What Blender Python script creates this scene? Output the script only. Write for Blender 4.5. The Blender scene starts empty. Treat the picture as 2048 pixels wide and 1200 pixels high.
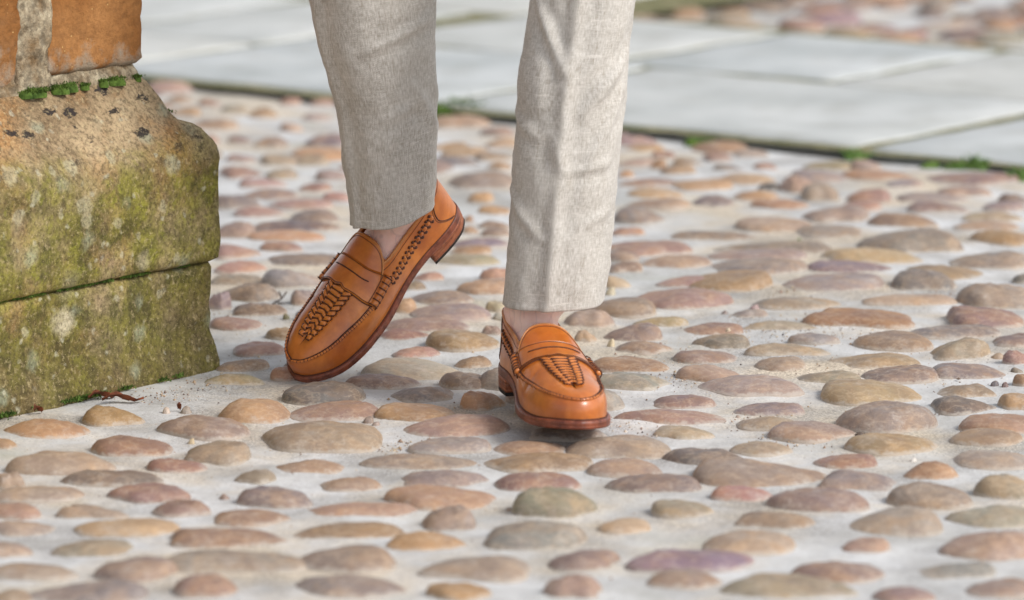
import bpy, bmesh, math, random
import numpy as np
from mathutils import Matrix, Vector, noise as mnoise

random.seed(7)
rng = np.random.default_rng(11)
scene = bpy.context.scene
COL = scene.collection
PI = math.pi

# ------------------------------------------------------------------ camera, light, exposure
PITCH = math.radians(9.93)
CAM_H = 1.08
FPX = 9143.0                       # focal length in units of the 2048 px wide frame
cam_data = bpy.data.cameras.new('camera')
cam = bpy.data.objects.new('camera', cam_data)
COL.objects.link(cam)
cam.location = (0, 0, CAM_H)
cam.rotation_euler = (math.radians(90) - PITCH, 0, 0)
cam_data.sensor_width = 36.0
cam_data.lens = FPX / 2048 * 36.0
cam_data.clip_start = 0.1
cam_data.clip_end = 400
cam_data.dof.use_dof = True
cam_data.dof.focus_distance = 5.58
cam_data.dof.aperture_fstop = 4.3
scene.camera = cam

SUN_DIR = Vector((0.66, -0.42, 0.66)).normalized()      # towards the sun
world = bpy.data.worlds.new('World')
scene.world = world
world.use_nodes = True
wn = world.node_tree
bg = wn.nodes['Background']
sky = wn.nodes.new('ShaderNodeTexSky')
sky.sky_type = 'NISHITA'
sky.sun_disc = False
sky.sun_elevation = math.asin(SUN_DIR.z)
sky.sun_rotation = math.atan2(SUN_DIR.x, SUN_DIR.y)
hs = wn.nodes.new('ShaderNodeHueSaturation')
hs.inputs['Saturation'].default_value = 0.34            # thin overcast: the sky is nearly white
wn.links.new(sky.outputs[0], hs.inputs['Color'])
wn.links.new(hs.outputs[0], bg.inputs['Color'])
bg.inputs['Strength'].default_value = 0.135

sun_data = bpy.data.lights.new('sun', 'SUN')
sun_data.energy = 1.9
sun_data.angle = math.radians(18)
sun_data.color = (1.0, 0.972, 0.94)
sun = bpy.data.objects.new('sun', sun_data)
sun.rotation_euler = SUN_DIR.to_track_quat('Z', 'Y').to_euler()
sun.location = (3, 2, 6)
COL.objects.link(sun)

scene.view_settings.view_transform = 'Standard'
scene.view_settings.look = 'None'
scene.view_settings.exposure = 0.57
scene.view_settings.gamma = 1.0
scene.view_settings.use_curve_mapping = False
scene.cycles.use_denoising = True
scene.cycles.max_bounces = 6

# ------------------------------------------------------------------ helpers
CT, ST = math.cos(PITCH), math.sin(PITCH)


def ray(px, py):
    a = (px - 1024) / FPX
    b = (600 - py) / FPX
    return np.array([a, CT + b * ST, -ST + b * CT])


def G(px, py, z=0.0):
    """The ground point (height z) that the photograph shows at a pixel."""
    d = ray(px, py)
    return np.array([0, 0, CAM_H]) + d * ((z - CAM_H) / d[2])


def at_depth(px, py, Y):
    d = ray(px, py)
    return np.array([0, 0, CAM_H]) + d * (Y / d[1])


def srgb(r, g, b, k=1.0):
    o = []
    for v in (r, g, b):
        v /= 255
        o.append((v / 12.92 if v <= 0.04045 else ((v + 0.055) / 1.055) ** 2.4) * k)
    return (*o, 1.0)


def mk(name, verts, faces, mat, parent=None, smooth=True, uv=None, col=None):
    me = bpy.data.meshes.new(name)
    me.from_pydata([tuple(map(float, v)) for v in verts], [], [tuple(int(i) for i in f) for f in faces])
    if smooth:
        me.polygons.foreach_set('use_smooth', [True] * len(me.polygons))
    if uv is not None:
        l = me.uv_layers.new(name='UVMap')
        for lp in me.loops:
            l.data[lp.index].uv = uv[lp.vertex_index]
    if col is not None:
        a = me.color_attributes.new('tint', 'FLOAT_COLOR', 'POINT')
        a.data.foreach_set('color', np.asarray(col, np.float32).ravel())
    me.materials.append(mat)
    me.update()
    o = bpy.data.objects.new(name, me)
    COL.objects.link(o)
    if parent is not None:
        o.parent = parent
    return o


def empty(name, loc=(0, 0, 0), parent=None):
    o = bpy.data.objects.new(name, None)
    o.empty_display_size = 0.05
    COL.objects.link(o)
    o.location = loc
    if parent is not None:
        o.parent = parent
    return o


def tag(o, label=None, cat=None, group=None, kind=None):
    for k, v in (('label', label), ('category', cat), ('group', group), ('kind', kind)):
        if v:
            o[k] = v
    return o


def grid_faces(nu, nv, wrap_u=False, base=0, flip=False):
    f = []
    for i in range(nu if wrap_u else nu - 1):
        i2 = (i + 1) % nu
        for j in range(nv - 1):
            q = (base + i * nv + j, base + i2 * nv + j, base + i2 * nv + j + 1, base + i * nv + j + 1)
            f.append(q[::-1] if flip else q)
    return f


def loft(rings, cap=True):
    """rings: list of (n,3) arrays -> verts, faces"""
    n = len(rings[0])
    V = np.concatenate(rings)
    F = []
    for r in range(len(rings) - 1):
        for i in range(n):
            j = (i + 1) % n
            F.append((r * n + i, r * n + j, (r + 1) * n + j, (r + 1) * n + i))
    if cap:
        F.append(tuple(range(n))[::-1])
        b = (len(rings) - 1) * n
        F.append(tuple(range(b, b + n)))
    return V, F


def tube(P, r, n=8, closed=False):
    P = np.asarray(P, float)
    m = len(P)
    r = np.broadcast_to(np.asarray(r, float), (m,))
    T = np.gradient(P, axis=0)
    if closed:
        T = np.roll(P, -1, 0) - np.roll(P, 1, 0)
    T /= np.linalg.norm(T, axis=1)[:, None] + 1e-12
    up = np.array([0.13, 0.21, 0.97])
    rings = []
    for k in range(m):
        a = np.cross(T[k], up)
        a /= np.linalg.norm(a) + 1e-9
        b = np.cross(a, T[k])
        th = np.arange(n) * 2 * PI / n
        rings.append(P[k] + r[k] * (np.cos(th)[:, None] * a + np.sin(th)[:, None] * b))
    V, F = loft(rings, cap=not closed)
    if closed:
        b = (m - 1) * n
        for i in range(n):
            j = (i + 1) % n
            F.append((b + i, b + j, j, i))
    return V, F


def join(parts):
    V, F, o = [], [], 0
    for v, f in parts:
        V.append(np.asarray(v, float))
        F += [tuple(i + o for i in q) for q in f]
        o += len(v)
    return np.concatenate(V), F


def catmull(P, n=12, closed=True):
    P = np.asarray(P, float)
    m = len(P)
    out = []
    for i in range(m if closed else m - 1):
        p0, p1, p2, p3 = (P[(i + k) % m] if closed else P[min(max(i + k, 0), m - 1)] for k in (-1, 0, 1, 2))
        for t in np.arange(n) / n:
            out.append(0.5 * (2 * p1 + (p2 - p0) * t + (2 * p0 - 5 * p1 + 4 * p2 - p3) * t * t + (3 * p1 - p0 - 3 * p2 + p3) * t ** 3))
    if not closed:
        out.append(P[-1])
    return np.array(out)


def vnoise(p, s):
    return mnoise.noise(Vector((p[0] * s, p[1] * s, p[2] * s)))


def fbm(p, s, oct=4):
    return mnoise.fractal(Vector((p[0] * s, p[1] * s, p[2] * s)), 0.9, 2.0, oct)


def smooth01(x, a, b):
    t = np.clip((np.asarray(x, float) - a) / (b - a), 0, 1)
    return t * t * (3 - 2 * t)


# ------------------------------------------------------------------ material toolkit
class M:
    def __init__(s, name, rough=0.7, spec=0.4):
        s.m = bpy.data.materials.new(name)
        s.m.use_nodes = True
        s.t = s.m.node_tree
        s.b = s.t.nodes['Principled BSDF']
        s.b.inputs['Roughness'].default_value = rough
        s.b.inputs['Specular IOR Level'].default_value = spec

    def put(s, sock, v):
        if isinstance(v, bpy.types.NodeSocket):
            s.t.links.new(v, sock)
        else:
            sock.default_value = v

    def n(s, typ, out=0, props=None, **ins):
        nd = s.t.nodes.new('ShaderNode' + typ)
        for k, v in (props or {}).items():
            setattr(nd, k, v)
        for k, v in ins.items():
            key = int(k[1:]) if k[0] == '_' and k[1:].isdigit() else k.replace('_', ' ')
            s.put(nd.inputs[key], v)
        return nd.outputs[out]

    def coord(s, which='Object'):
        return s.t.nodes.new('ShaderNodeTexCoord').outputs[which]

    def mapping(s, v, scale=(1, 1, 1), rot=(0, 0, 0), loc=(0, 0, 0)):
        return s.n('Mapping', Vector=v, Scale=scale, Rotation=rot, Location=loc)

    def noise(s, v, scale, detail=4, rough=0.55, dist=0.0, out='Fac'):
        return s.n('TexNoise', out, Vector=v, Scale=scale, Detail=detail, Roughness=rough, Distortion=dist)

    def voro(s, v, scale, feature='F1', out='Distance', rnd=1.0):
        return s.n('TexVoronoi', out, {'feature': feature}, Vector=v, Scale=scale, Randomness=rnd)

    def ramp(s, f, stops, interp='LINEAR'):
        nd = s.t.nodes.new('ShaderNodeValToRGB')
        nd.color_ramp.interpolation = interp
        e = nd.color_ramp.elements
        while len(e) < len(stops):
            e.new(0.5)
        for el, (p, c) in zip(e, stops):
            el.position = p
            el.color = c if not isinstance(c, (int, float)) else (c, c, c, 1)
        s.put(nd.inputs[0], f)
        return nd.outputs[0]

    def mix(s, f, a, b, mode='MIX'):
        nd = s.t.nodes.new('ShaderNodeMix')
        nd.data_type = 'RGBA'
        nd.blend_type = mode
        s.put(nd.inputs[0], f)
        s.put(nd.inputs[6], a)
        s.put(nd.inputs[7], b)
        return nd.outputs[2]

    def math(s, op, a, b=0.5, c=None, clamp=False):
        nd = s.t.nodes.new('ShaderNodeMath')
        nd.operation = op
        nd.use_clamp = clamp
        s.put(nd.inputs[0], a)
        s.put(nd.inputs[1], b)
        if c is not None:
            s.put(nd.inputs[2], c)
        return nd.outputs[0]

    def sep(s, v, axis):
        return s.n('SeparateXYZ', axis, Vector=v)

    def bump(s, h, strength=0.3, dist=0.002, normal=None):
        nd = s.t.nodes.new('ShaderNodeBump')
        nd.inputs['Strength'].default_value = strength
        nd.inputs['Distance'].default_value = dist
        s.put(nd.inputs['Height'], h)
        if normal is not None:
            s.put(nd.inputs['Normal'], normal)
        return nd.outputs[0]

    def done(s, color=None, rough=None, normal=None):
        if color is not None:
            s.put(s.b.inputs['Base Color'], color)
        if rough is not None:
            s.put(s.b.inputs['Roughness'], rough)
        if normal is not None:
            s.put(s.b.inputs['Normal'], normal)
        return s.m


def mat_mortar():
    m = M('pale_mortar', 0.9, 0.2)
    v = m.coord()
    big = m.noise(v, 2.2, 4)
    mid = m.noise(v, 11, 5, 0.6)
    fine = m.noise(v, 160, 3, 0.7)
    c = m.mix(m.ramp(mid, [(0.32, 0.0), (0.68, 1.0)]), srgb(181, 178, 173), srgb(213, 212, 210))
    sandy = m.ramp(m.noise(m.mapping(v, (1, 1, 1), loc=(3.1, 1.7, 0)), 3.3, 5, 0.6), [(0.47, 0.0), (0.62, 1.0)])
    grit = m.mix(m.ramp(m.noise(v, 300, 2, 0.6), [(0.36, 0.0), (0.60, 1.0)]), srgb(158, 138, 112), srgb(226, 208, 180))
    c = m.mix(m.math('MULTIPLY', sandy, 0.75), c, grit)
    c = m.mix(m.ramp(big, [(0.46, 0.0), (0.70, 0.40)]), c, srgb(160, 158, 148))
    gsand = m.math('MULTIPLY', m.ramp(m.noise(m.mapping(v, loc=(2, 8, 0)), 4.6, 5, 0.65), [(0.47, 0.0), (0.62, 1.0)]), m.ramp(m.noise(v, 420, 3, 0.7), [(0.40, 0.0), (0.58, 0.75)]))
    c = m.mix(gsand, c, srgb(126, 120, 114))
    pits = m.ramp(m.voro(m.mapping(v, loc=(1, 2, 0)), 120), [(0.06, 0.8), (0.15, 0.0)])
    c = m.mix(m.math('MULTIPLY', pits, m.ramp(mid, [(0.45, 0.0), (0.6, 1.0)])), c, srgb(104, 96, 90))
    # dark sand grains, denser in some places
    sp = m.ramp(m.voro(v, 230), [(0.13, 1.0), (0.23, 0.0)])
    dens = m.ramp(m.noise(v, 6.0, 4, 0.65), [(0.44, 0.0), (0.66, 1.0)])
    sel = m.ramp(m.voro(v, 230, out='Color'), [(0.40, 0.0), (0.55, 1.0)])
    c = m.mix(m.math('MULTIPLY', m.math('MULTIPLY', sp, dens), sel), c, srgb(82, 74, 70))
    damp = m.ramp(m.noise(m.mapping(v, (1, 1, 1), loc=(7, 2, 0)), 4.0, 4), [(0.60, 0.0), (0.75, 0.35)])
    c = m.mix(damp, c, srgb(150, 152, 118))
    h = m.math('ADD', m.math('MULTIPLY', fine, 0.5), m.math('MULTIPLY', m.noise(v, 55, 4, 0.6), 1.0))
    return m.done(c, normal=m.bump(h, 0.55, 0.004))


def mat_cobble(attr=False):
    m = M('river_cobble' + ('_tinted' if attr else ''), 0.62, 0.35)
    v = m.coord()
    if attr:
        base = m.n('Attribute', 'Color', {'attribute_name': 'tint', 'attribute_type': 'GEOMETRY'})
        vr = v
        rnd = 0.5
    else:
        oi = m.t.nodes.new('ShaderNodeObjectInfo')
        base = oi.outputs['Color']
        rnd = oi.outputs['Random']
        off = m.n('CombineXYZ', 0, X=m.math('MULTIPLY', rnd, 37.0), Y=m.math('MULTIPLY', rnd, 91.0), Z=0.0)
        vr = m.n('VectorMath', 0, {'operation': 'ADD'}, _0=v, _1=off)
    big = m.noise(vr, 22, 4, 0.6, 0.6)
    c = m.mix(m.ramp(big, [(0.40, 0.0), (0.64, 0.60)]), base, m.mix(0.55, base, srgb(196, 152, 104)))
    c = m.mix(m.ramp(m.noise(m.mapping(vr, loc=(5, 3, 1)), 16, 4, 0.6, 0.4), [(0.48, 0.0), (0.70, 0.65)]), c, m.mix(0.6, base, srgb(104, 84, 82)))
    c = m.mix(m.ramp(m.noise(vr, 120, 5, 0.7), [(0.38, 0.38), (0.62, 0.0)]), c, m.mix(0.5, base, srgb(70, 54, 48)))
    vein = m.noise(m.mapping(vr, (1, 1, 3.5), rot=(0.5, 0.3, 0.4)), 30, 4, 0.6)
    c = m.mix(m.ramp(vein, [(0.48, 0.0), (0.52, 0.18), (0.56, 0.0)]), c, srgb(222, 198, 170))
    # pale dust and cement film left on the stones, in blotches
    dust = m.math('MULTIPLY', m.ramp(m.noise(vr, 36, 6, 0.7), [(0.54, 0.0), (0.76, 0.6)]), m.ramp(m.noise(vr, 260, 2), [(0.35, 0.2), (0.6, 1.0)]))
    c = m.mix(dust, c, srgb(200, 188, 176))
    spk = m.ramp(m.voro(vr, 300), [(0.10, 1.0), (0.2, 0.0)])
    c = m.mix(m.math('MULTIPLY', spk, 0.22), c, srgb(228, 216, 204))
    if not attr:
        z = m.sep(v, 2)
        foot = m.math('SUBTRACT', m.math('MULTIPLY', m.noise(vr, 90, 5, 0.75), 0.016), m.math('ADD', z, 0.0036))
        c = m.mix(m.ramp(m.math('MULTIPLY', foot, 300), [(0.0, 0.0), (1.0, 0.6)]), c, srgb(186, 176, 164))
    h = m.math('ADD', m.noise(vr, 60, 5, 0.6), m.math('MULTIPLY', m.noise(vr, 420, 3, 0.7), 0.35))
    r = m.ramp(big, [(0.3, 0.5), (0.7, 0.72)])
    return m.done(c, r, m.bump(h, 0.5, 0.003))


def mat_slab():
    m = M('pale_flagstone', 0.75, 0.3)
    v = m.coord()
    oi = m.t.nodes.new('ShaderNodeObjectInfo')
    c = m.mix(m.ramp(m.noise(v, 3, 5, 0.6), [(0.35, 0.0), (0.65, 1.0)]), srgb(164, 167, 164), srgb(198, 199, 196))
    c = m.mix(m.math('MULTIPLY', oi.outputs['Random'], 0.35), c, srgb(205, 198, 184))
    c = m.mix(m.ramp(m.noise(v, 9, 6, 0.7), [(0.50, 0.0), (0.72, 0.45)]), c, srgb(150, 146, 134))
    c = m.mix(m.ramp(m.voro(v, 11), [(0.03, 0.35), (0.08, 0.0)]), c, srgb(120, 116, 108))
    return m.done(c, normal=m.bump(m.noise(v, 70, 5), 0.3, 0.004))


def mat_soil():
    m = M('mossy_joint_soil', 0.95, 0.1)
    v = m.coord()
    c = m.mix(m.ramp(m.noise(v, 14, 5, 0.6), [(0.38, 0.0), (0.62, 1.0)]), srgb(104, 104, 70), srgb(148, 140, 108))
    c = m.mix(m.ramp(m.noise(v, 40, 4), [(0.5, 0.0), (0.7, 0.6)]), c, srgb(58, 64, 34))
    return m.done(c, normal=m.bump(m.noise(v, 120, 4), 0.8, 0.006))


def mat_pillar(kind):
    """kind: 'plinth' weathered base, 'shaft' clean ironstone"""
    m = M('stone_' + kind, 0.88, 0.2)
    g = m.coord()
    z = m.sep(g, 2)
    gr = m.mapping(g, rot=(0, 0, -math.radians(52.5)))
    g2 = m.n('CombineXYZ', 0, X=m.sep(gr, 0), Y=m.math('ADD', z, m.math('MULTIPLY', m.sep(gr, 1), 0.6)), Z=0.0)
    if kind == 'shaft':
        oi = m.t.nodes.new('ShaderNodeObjectInfo')
        c = m.mix(m.ramp(m.noise(g, 9, 5, 0.6), [(0.36, 0.0), (0.64, 1.0)]), srgb(134, 88, 46), srgb(174, 126, 78))
        c = m.mix(m.ramp(m.noise(m.mapping(g, (1, 1, 2.4)), 16, 5, 0.65), [(0.52, 0.0), (0.72, 0.7)]), c, srgb(128, 94, 62))
        c = m.mix(m.math('MULTIPLY', oi.outputs['Random'], 0.35), c, srgb(150, 90, 36))
        c = m.mix(m.ramp(m.noise(g, 110, 4, 0.7), [(0.35, 0.35), (0.6, 0.0)]), c, srgb(74, 46, 24))
        c = m.mix(m.ramp(m.voro(g, 90), [(0.05, 0.7), (0.12, 0.0)]), c, srgb(214, 178, 118))
        # grey mortar smears near the bed joint
        low = m.math('ADD', m.math('MULTIPLY', m.math('SUBTRACT', 0.432, z), 14.0), m.math('MULTIPLY', m.math('SUBTRACT', m.noise(g, 22, 5, 0.65), 0.5), 2.2))
        c = m.mix(m.ramp(low, [(0.25, 0.0), (0.6, 0.85)]), c, m.mix(m.noise(g, 40, 3), srgb(108, 92, 72), srgb(190, 180, 162)))
    else:
        c = m.mix(m.ramp(m.noise(g, 12, 6, 0.65), [(0.34, 0.0), (0.66, 1.0)]), srgb(120, 98, 72), srgb(190, 166, 130))
        c = m.mix(m.ramp(m.noise(m.mapping(g, loc=(2, 4, 1)), 7, 5, 0.6), [(0.50, 0.0), (0.66, 0.7)]), c, srgb(176, 128, 76))
        # green algae on the upright faces below the weathering
        lowmask = m.ramp(m.math('ADD', z, m.math('MULTIPLY', m.math('SUBTRACT', m.noise(g, 9, 4), 0.5), 0.16)), [(0.255, 1.0), (0.315, 0.0)])
        alg = m.math('MULTIPLY', lowmask, m.ramp(m.noise(g, 15, 6, 0.7), [(0.31, 0.1), (0.57, 0.92)]))
        algc = m.mix(m.ramp(m.noise(g, 34, 4), [(0.38, 0.0), (0.64, 1.0)]), srgb(84, 84, 38), srgb(146, 140, 60))
        c = m.mix(alg, c, algc)
        c = m.mix(m.math('MULTIPLY', lowmask, m.ramp(m.noise(m.mapping(g, loc=(9, 1, 4)), 26, 5, 0.7), [(0.56, 0.0), (0.72, 0.8)])), c, srgb(150, 150, 52))
        deep = m.ramp(m.math('ADD', z, m.math('MULTIPLY', m.math('SUBTRACT', m.noise(g, 11, 4), 0.5), 0.16)), [(0.04, 0.55), (0.16, 0.0)])
        c = m.mix(deep, c, m.mix(m.noise(g, 30, 4), srgb(60, 66, 36), srgb(104, 84, 56)))
        # round pale lichens
        for sc, lo, col_, amt, off in ((17, 0.24, srgb(204, 192, 162), 0.9, 0), (24, 0.22, srgb(160, 166, 142), 0.6, 5), (60, 0.17, srgb(196, 192, 168), 0.6, 9)):
            vv = m.mapping(g2, loc=(off, off * 2, 0))
            vd = m.n('VectorMath', 0, {'operation': 'ADD'}, _0=vv, _1=m.n('VectorMath', 0, {'operation': 'SCALE'}, _0=m.noise(vv, 40, 3, out='Color'), Scale=0.022))
            ring = m.ramp(m.voro(vd, sc), [(lo * 0.8, 1.0), (lo * 1.7, 0.0)])
            sel = m.ramp(m.voro(vd, sc, out='Color'), [(0.58, 0.0), (0.64, 1.0)])
            c = m.mix(m.math('MULTIPLY', m.math('MULTIPLY', m.math('MULTIPLY', ring, sel), amt), m.ramp(m.noise(g, 120, 4, 0.7), [(0.3, 0.5), (0.55, 1.0)])), c, col_)
        # the larger crusts of pale lichen, where the stone carries them
        fx, nz = m.sep(gr, 0), m.noise(g, 55, 4, 0.7, out='Color')
        for lx, lz, lr in [(-0.368, 0.239, 0.0116), (-0.34, 0.259, 0.0104), (-0.253, 0.238, 0.0146), (-0.248, 0.219, 0.0122), (-0.195, 0.21, 0.0085), (-0.295, 0.234, 0.0067), (-0.115, 0.22, 0.0085), (-0.089, 0.154, 0.0073), (-0.093, 0.27, 0.0159), (-0.196, 0.289, 0.0104), (-0.267, 0.287, 0.011), (-0.375, 0.289, 0.0146), (-0.304, 0.285, 0.0079), (-0.22, 0.186, 0.0055), (-0.11, 0.109, 0.0073), (-0.353, 0.097, 0.0079), (-0.155, 0.19, 0.0061)]:
            dx = m.math('ADD', m.math('SUBTRACT', fx, lx), m.math('MULTIPLY', m.math('SUBTRACT', m.sep(nz, 0), 0.5), 0.022))
            dz = m.math('ADD', m.math('SUBTRACT', z, lz), m.math('MULTIPLY', m.math('SUBTRACT', m.sep(nz, 1), 0.5), 0.022))
            dd = m.math('SQRT', m.math('ADD', m.math('MULTIPLY', dx, dx), m.math('MULTIPLY', dz, dz)))
            msk = m.ramp(m.math('DIVIDE', dd, lr), [(0.62, 0.72), (1.0, 0.0)])
            c = m.mix(m.math('MULTIPLY', msk, m.ramp(m.noise(g, 130, 4, 0.7), [(0.3, 0.45), (0.6, 1.0)])), c, m.mix(m.noise(g, 30, 3), srgb(186, 172, 136), srgb(178, 178, 152)))
        # black lichen flecks on the slope
        vv = m.mapping(g2, (1, 1.5, 1.0), loc=(1.3, 0.4, 0))
        vd = m.n('VectorMath', 0, {'operation': 'ADD'}, _0=vv, _1=m.n('VectorMath', 0, {'operation': 'SCALE'}, _0=m.noise(vv, 85, 4, 0.7, out='Color'), Scale=0.032))
        fl = m.ramp(m.voro(vd, 23), [(0.24, 1.0), (0.30, 0.0)])
        fsel = m.ramp(m.voro(vd, 23, out='Color'), [(0.14, 0.0), (0.18, 1.0)])
        up = m.ramp(z, [(0.26, 0.0), (0.31, 1.0)])
        c = m.mix(m.math('MULTIPLY', m.math('MULTIPLY', fl, fsel), m.math('MULTIPLY', up, 0.95)), c, srgb(46, 42, 44))
        c = m.mix(m.ramp(m.noise(g, 190, 4, 0.75), [(0.36, 0.65), (0.56, 0.0)]), c, srgb(56, 46, 32))
        c = m.mix(m.ramp(m.noise(m.mapping(g, loc=(4, 4, 4)), 150, 4, 0.75), [(0.54, 0.0), (0.74, 0.6)]), c, srgb(206, 186, 142))
        c = m.mix(m.ramp(m.voro(g, 210), [(0.06, 0.7), (0.13, 0.0)]), c, srgb(204, 190, 140))
    h = m.math('ADD', m.noise(g, 42, 6, 0.7), m.math('MULTIPLY', m.noise(g, 260, 4, 0.75), 0.4))
    return m.done(c, normal=m.bump(h, 0.9, 0.005))


def mat_pillar_mortar():
    m = M('old_lime_mortar', 0.92, 0.2)
    g = m.coord()
    c = m.mix(m.ramp(m.noise(g, 26, 5, 0.65), [(0.36, 0.0), (0.62, 1.0)]), srgb(132, 108, 78), srgb(202, 188, 160))
    c = m.mix(m.ramp(m.noise(g, 90, 4, 0.7), [(0.4, 0.6), (0.6, 0.0)]), c, srgb(70, 62, 50))
    return m.done(c, normal=m.bump(m.noise(g, 120, 5, 0.7), 1.0, 0.006))


def mat_leather(name, a, b, rough=0.34, dark=0.3):
    m = M(name, rough, 0.5)
    v = m.coord()
    n = m.noise(v, 18, 4, 0.6, 0.5)
    c = m.mix(m.ramp(n, [(0.32, 0.0), (0.68, 1.0)]), a, b)
    c = m.mix(m.ramp(m.noise(v, 60, 4, 0.6), [(0.36, dark), (0.6, 0.0)]), c, tuple(x * 0.55 for x in a[:3]) + (1,))
    h = m.math('ADD', m.math('MULTIPLY', m.voro(v, 900), 0.5), m.noise(v, 90, 4))
    r = m.ramp(m.noise(v, 40, 4), [(0.3, rough - 0.06), (0.7, rough + 0.12)])
    if rough < 0.5:
        m.b.inputs['Coat Weight'].default_value = 0.42
        m.b.inputs['Coat Roughness'].default_value = 0.16
    return m.done(c, r, m.bump(h, 0.16, 0.001))


def mat_heel():
    m = M('stacked_leather_edge', 0.55, 0.4)
    v = m.coord()
    w = m.noise(m.mapping(v, (14, 14, 320)), 1.0, 3, 0.6)
    c = m.mix(m.ramp(w, [(0.34, 0.0), (0.66, 1.0)]), srgb(112, 58, 34), srgb(164, 96, 62))
    c = m.mix(m.ramp(m.noise(v, 60, 5, 0.7), [(0.52, 0.0), (0.74, 0.6)]), c, srgb(176, 124, 88))
    c = m.mix(m.ramp(m.noise(v, 140, 4, 0.7), [(0.34, 0.6), (0.5, 0.0)]), c, srgb(62, 30, 20))
    return m.done(c, normal=m.bump(m.noise(v, 200, 4), 0.3, 0.001))


def mat_sole():
    m = M('burnished_sole_edge', 0.42, 0.45)
    v = m.coord()
    c = m.mix(m.ramp(m.noise(v, 70, 4, 0.65), [(0.35, 0.0), (0.65, 1.0)]), srgb(84, 40, 28), srgb(136, 72, 48))
    c = m.mix(m.ramp(m.noise(v, 150, 4, 0.7), [(0.55, 0.0), (0.7, 0.4)]), c, srgb(160, 104, 78))
    return m.done(c, normal=m.bump(m.noise(v, 260, 3), 0.25, 0.001))


def mat_linen():
    m = M('herringbone_linen', 0.9, 0.15)
    uv = m.coord('UV')                      # metres round and along the leg
    warp = m.noise(m.mapping(uv, (820, 120, 1)), 1.0, 3, 0.65)
    weft = m.noise(m.mapping(uv, (130, 820, 1)), 1.0, 3, 0.65)
    slub = m.noise(m.mapping(uv, (300, 24, 1), loc=(3, 5, 0)), 1.0, 5, 0.75)
    c = m.mix(m.ramp(m.math('ADD', m.math('MULTIPLY', warp, 0.65), m.math('MULTIPLY', weft, 0.35)), [(0.41, 0.0), (0.59, 1.0)]), srgb(163, 156, 146), srgb(207, 202, 195))
    c = m.mix(m.ramp(slub, [(0.36, 0.45), (0.48, 0.0)]), c, srgb(144, 132, 116))
    c = m.mix(m.ramp(m.noise(uv, 15, 5, 0.65), [(0.42, 0.0), (0.66, 0.3)]), c, srgb(222, 217, 209))
    slub2 = m.noise(m.mapping(uv, (22, 280, 1), loc=(8, 1, 0)), 1.0, 4, 0.7)
    c = m.mix(m.ramp(slub2, [(0.56, 0.0), (0.68, 0.45)]), c, srgb(228, 222, 214))
    # herringbone: twill whose slant flips every few millimetres
    u = m.sep(uv, 0)
    vv = m.sep(uv, 1)
    tri = m.math('PINGPONG', u, 0.006)
    tw = m.math('SINE', m.math('MULTIPLY', m.math('ADD', vv, tri), 2 * PI / 0.0026), 0.0)
    c = m.mix(m.math('MULTIPLY', m.math('ADD', m.math('MULTIPLY', tw, 0.5), 0.5), 0.26), c, srgb(150, 138, 122))
    h = m.math('ADD', m.math('MULTIPLY', tw, 0.25), m.math('ADD', warp, weft))
    m.b.inputs['Sheen Weight'].default_value = 0.15
    return m.done(c, normal=m.bump(h, 0.35, 0.0012))


def mat_skin():
    m = M('skin', 0.5, 0.4)
    v = m.coord()
    c = m.mix(m.ramp(m.noise(v, 30, 4, 0.6), [(0.35, 0.0), (0.65, 1.0)]), srgb(232, 184, 170), srgb(243, 212, 200))
    vein = m.ramp(m.noise(m.mapping(v, (1, 1, 0.5)), 26, 2, 0.5, 1.2), [(0.47, 0.0), (0.5, 0.3), (0.53, 0.0)])
    c = m.mix(vein, c, srgb(160, 130, 136))
    m.b.inputs['Subsurface Weight'].default_value = 0.15
    m.b.inputs['Subsurface Radius'].default_value = (0.01, 0.004, 0.002)
    m.b.inputs['Subsurface Scale'].default_value = 0.5
    return m.done(c, normal=m.bump(m.noise(v, 300, 3), 0.15, 0.001))


def mat_simple(name, a, b, scale=40, rough=0.8, bump=0.3):
    m = M(name, rough, 0.25)
    v = m.coord()
    c = m.mix(m.ramp(m.noise(v, scale, 4, 0.65), [(0.34, 0.0), (0.66, 1.0)]), a, b)
    return m.done(c, normal=m.bump(m.noise(v, scale * 4, 3), bump, 0.002))


MAT = dict(
    mortar=mat_mortar(), cobble=mat_cobble(), cobble_t=mat_cobble(True), slab=mat_slab(), soil=mat_soil(),
    plinth=mat_pillar('plinth'), shaft=mat_pillar('shaft'), lime=mat_pillar_mortar(),
    tan=mat_leather('tan_leather', srgb(174, 90, 30), srgb(208, 124, 50)),
    tan_edge=mat_leather('tan_binding', srgb(178, 108, 48), srgb(204, 136, 68), 0.4),
    stitch=mat_leather('dark_stitching', srgb(66, 30, 14), srgb(88, 44, 20), 0.6),
    sole=mat_sole(), heel=mat_heel(), rubber=mat_simple('black_rubber', srgb(34, 30, 28), srgb(52, 46, 42), 60, 0.8),
    linen=mat_linen(), skin=mat_skin(),
    moss=mat_simple('moss_green', srgb(46, 66, 24), srgb(98, 122, 52), 60, 0.95, 0.6),
    grass=mat_simple('grass_green', srgb(68, 98, 40), srgb(114, 140, 74), 30, 0.7),
    leaf=mat_simple('dead_leaf', srgb(74, 40, 24), srgb(132, 72, 44), 60, 0.8),
    twig=mat_simple('dark_twig', srgb(44, 34, 28), srgb(84, 66, 52), 60, 0.9),
    pebble=mat_cobble(True),
)

# ------------------------------------------------------------------ the paved yard: measured directions
A0 = math.radians(37.5)
D2 = np.array([math.sin(A0), math.cos(A0), 0.0])      # along the pillar face and one set of slab joints
D1 = np.array([math.cos(A0), -math.sin(A0), 0.0])     # along the edge between cobbles and slabs


def uv_of(p):
    return float(p[0] * D1[0] + p[1] * D1[1]), float(p[0] * D2[0] + p[1] * D2[1])


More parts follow.
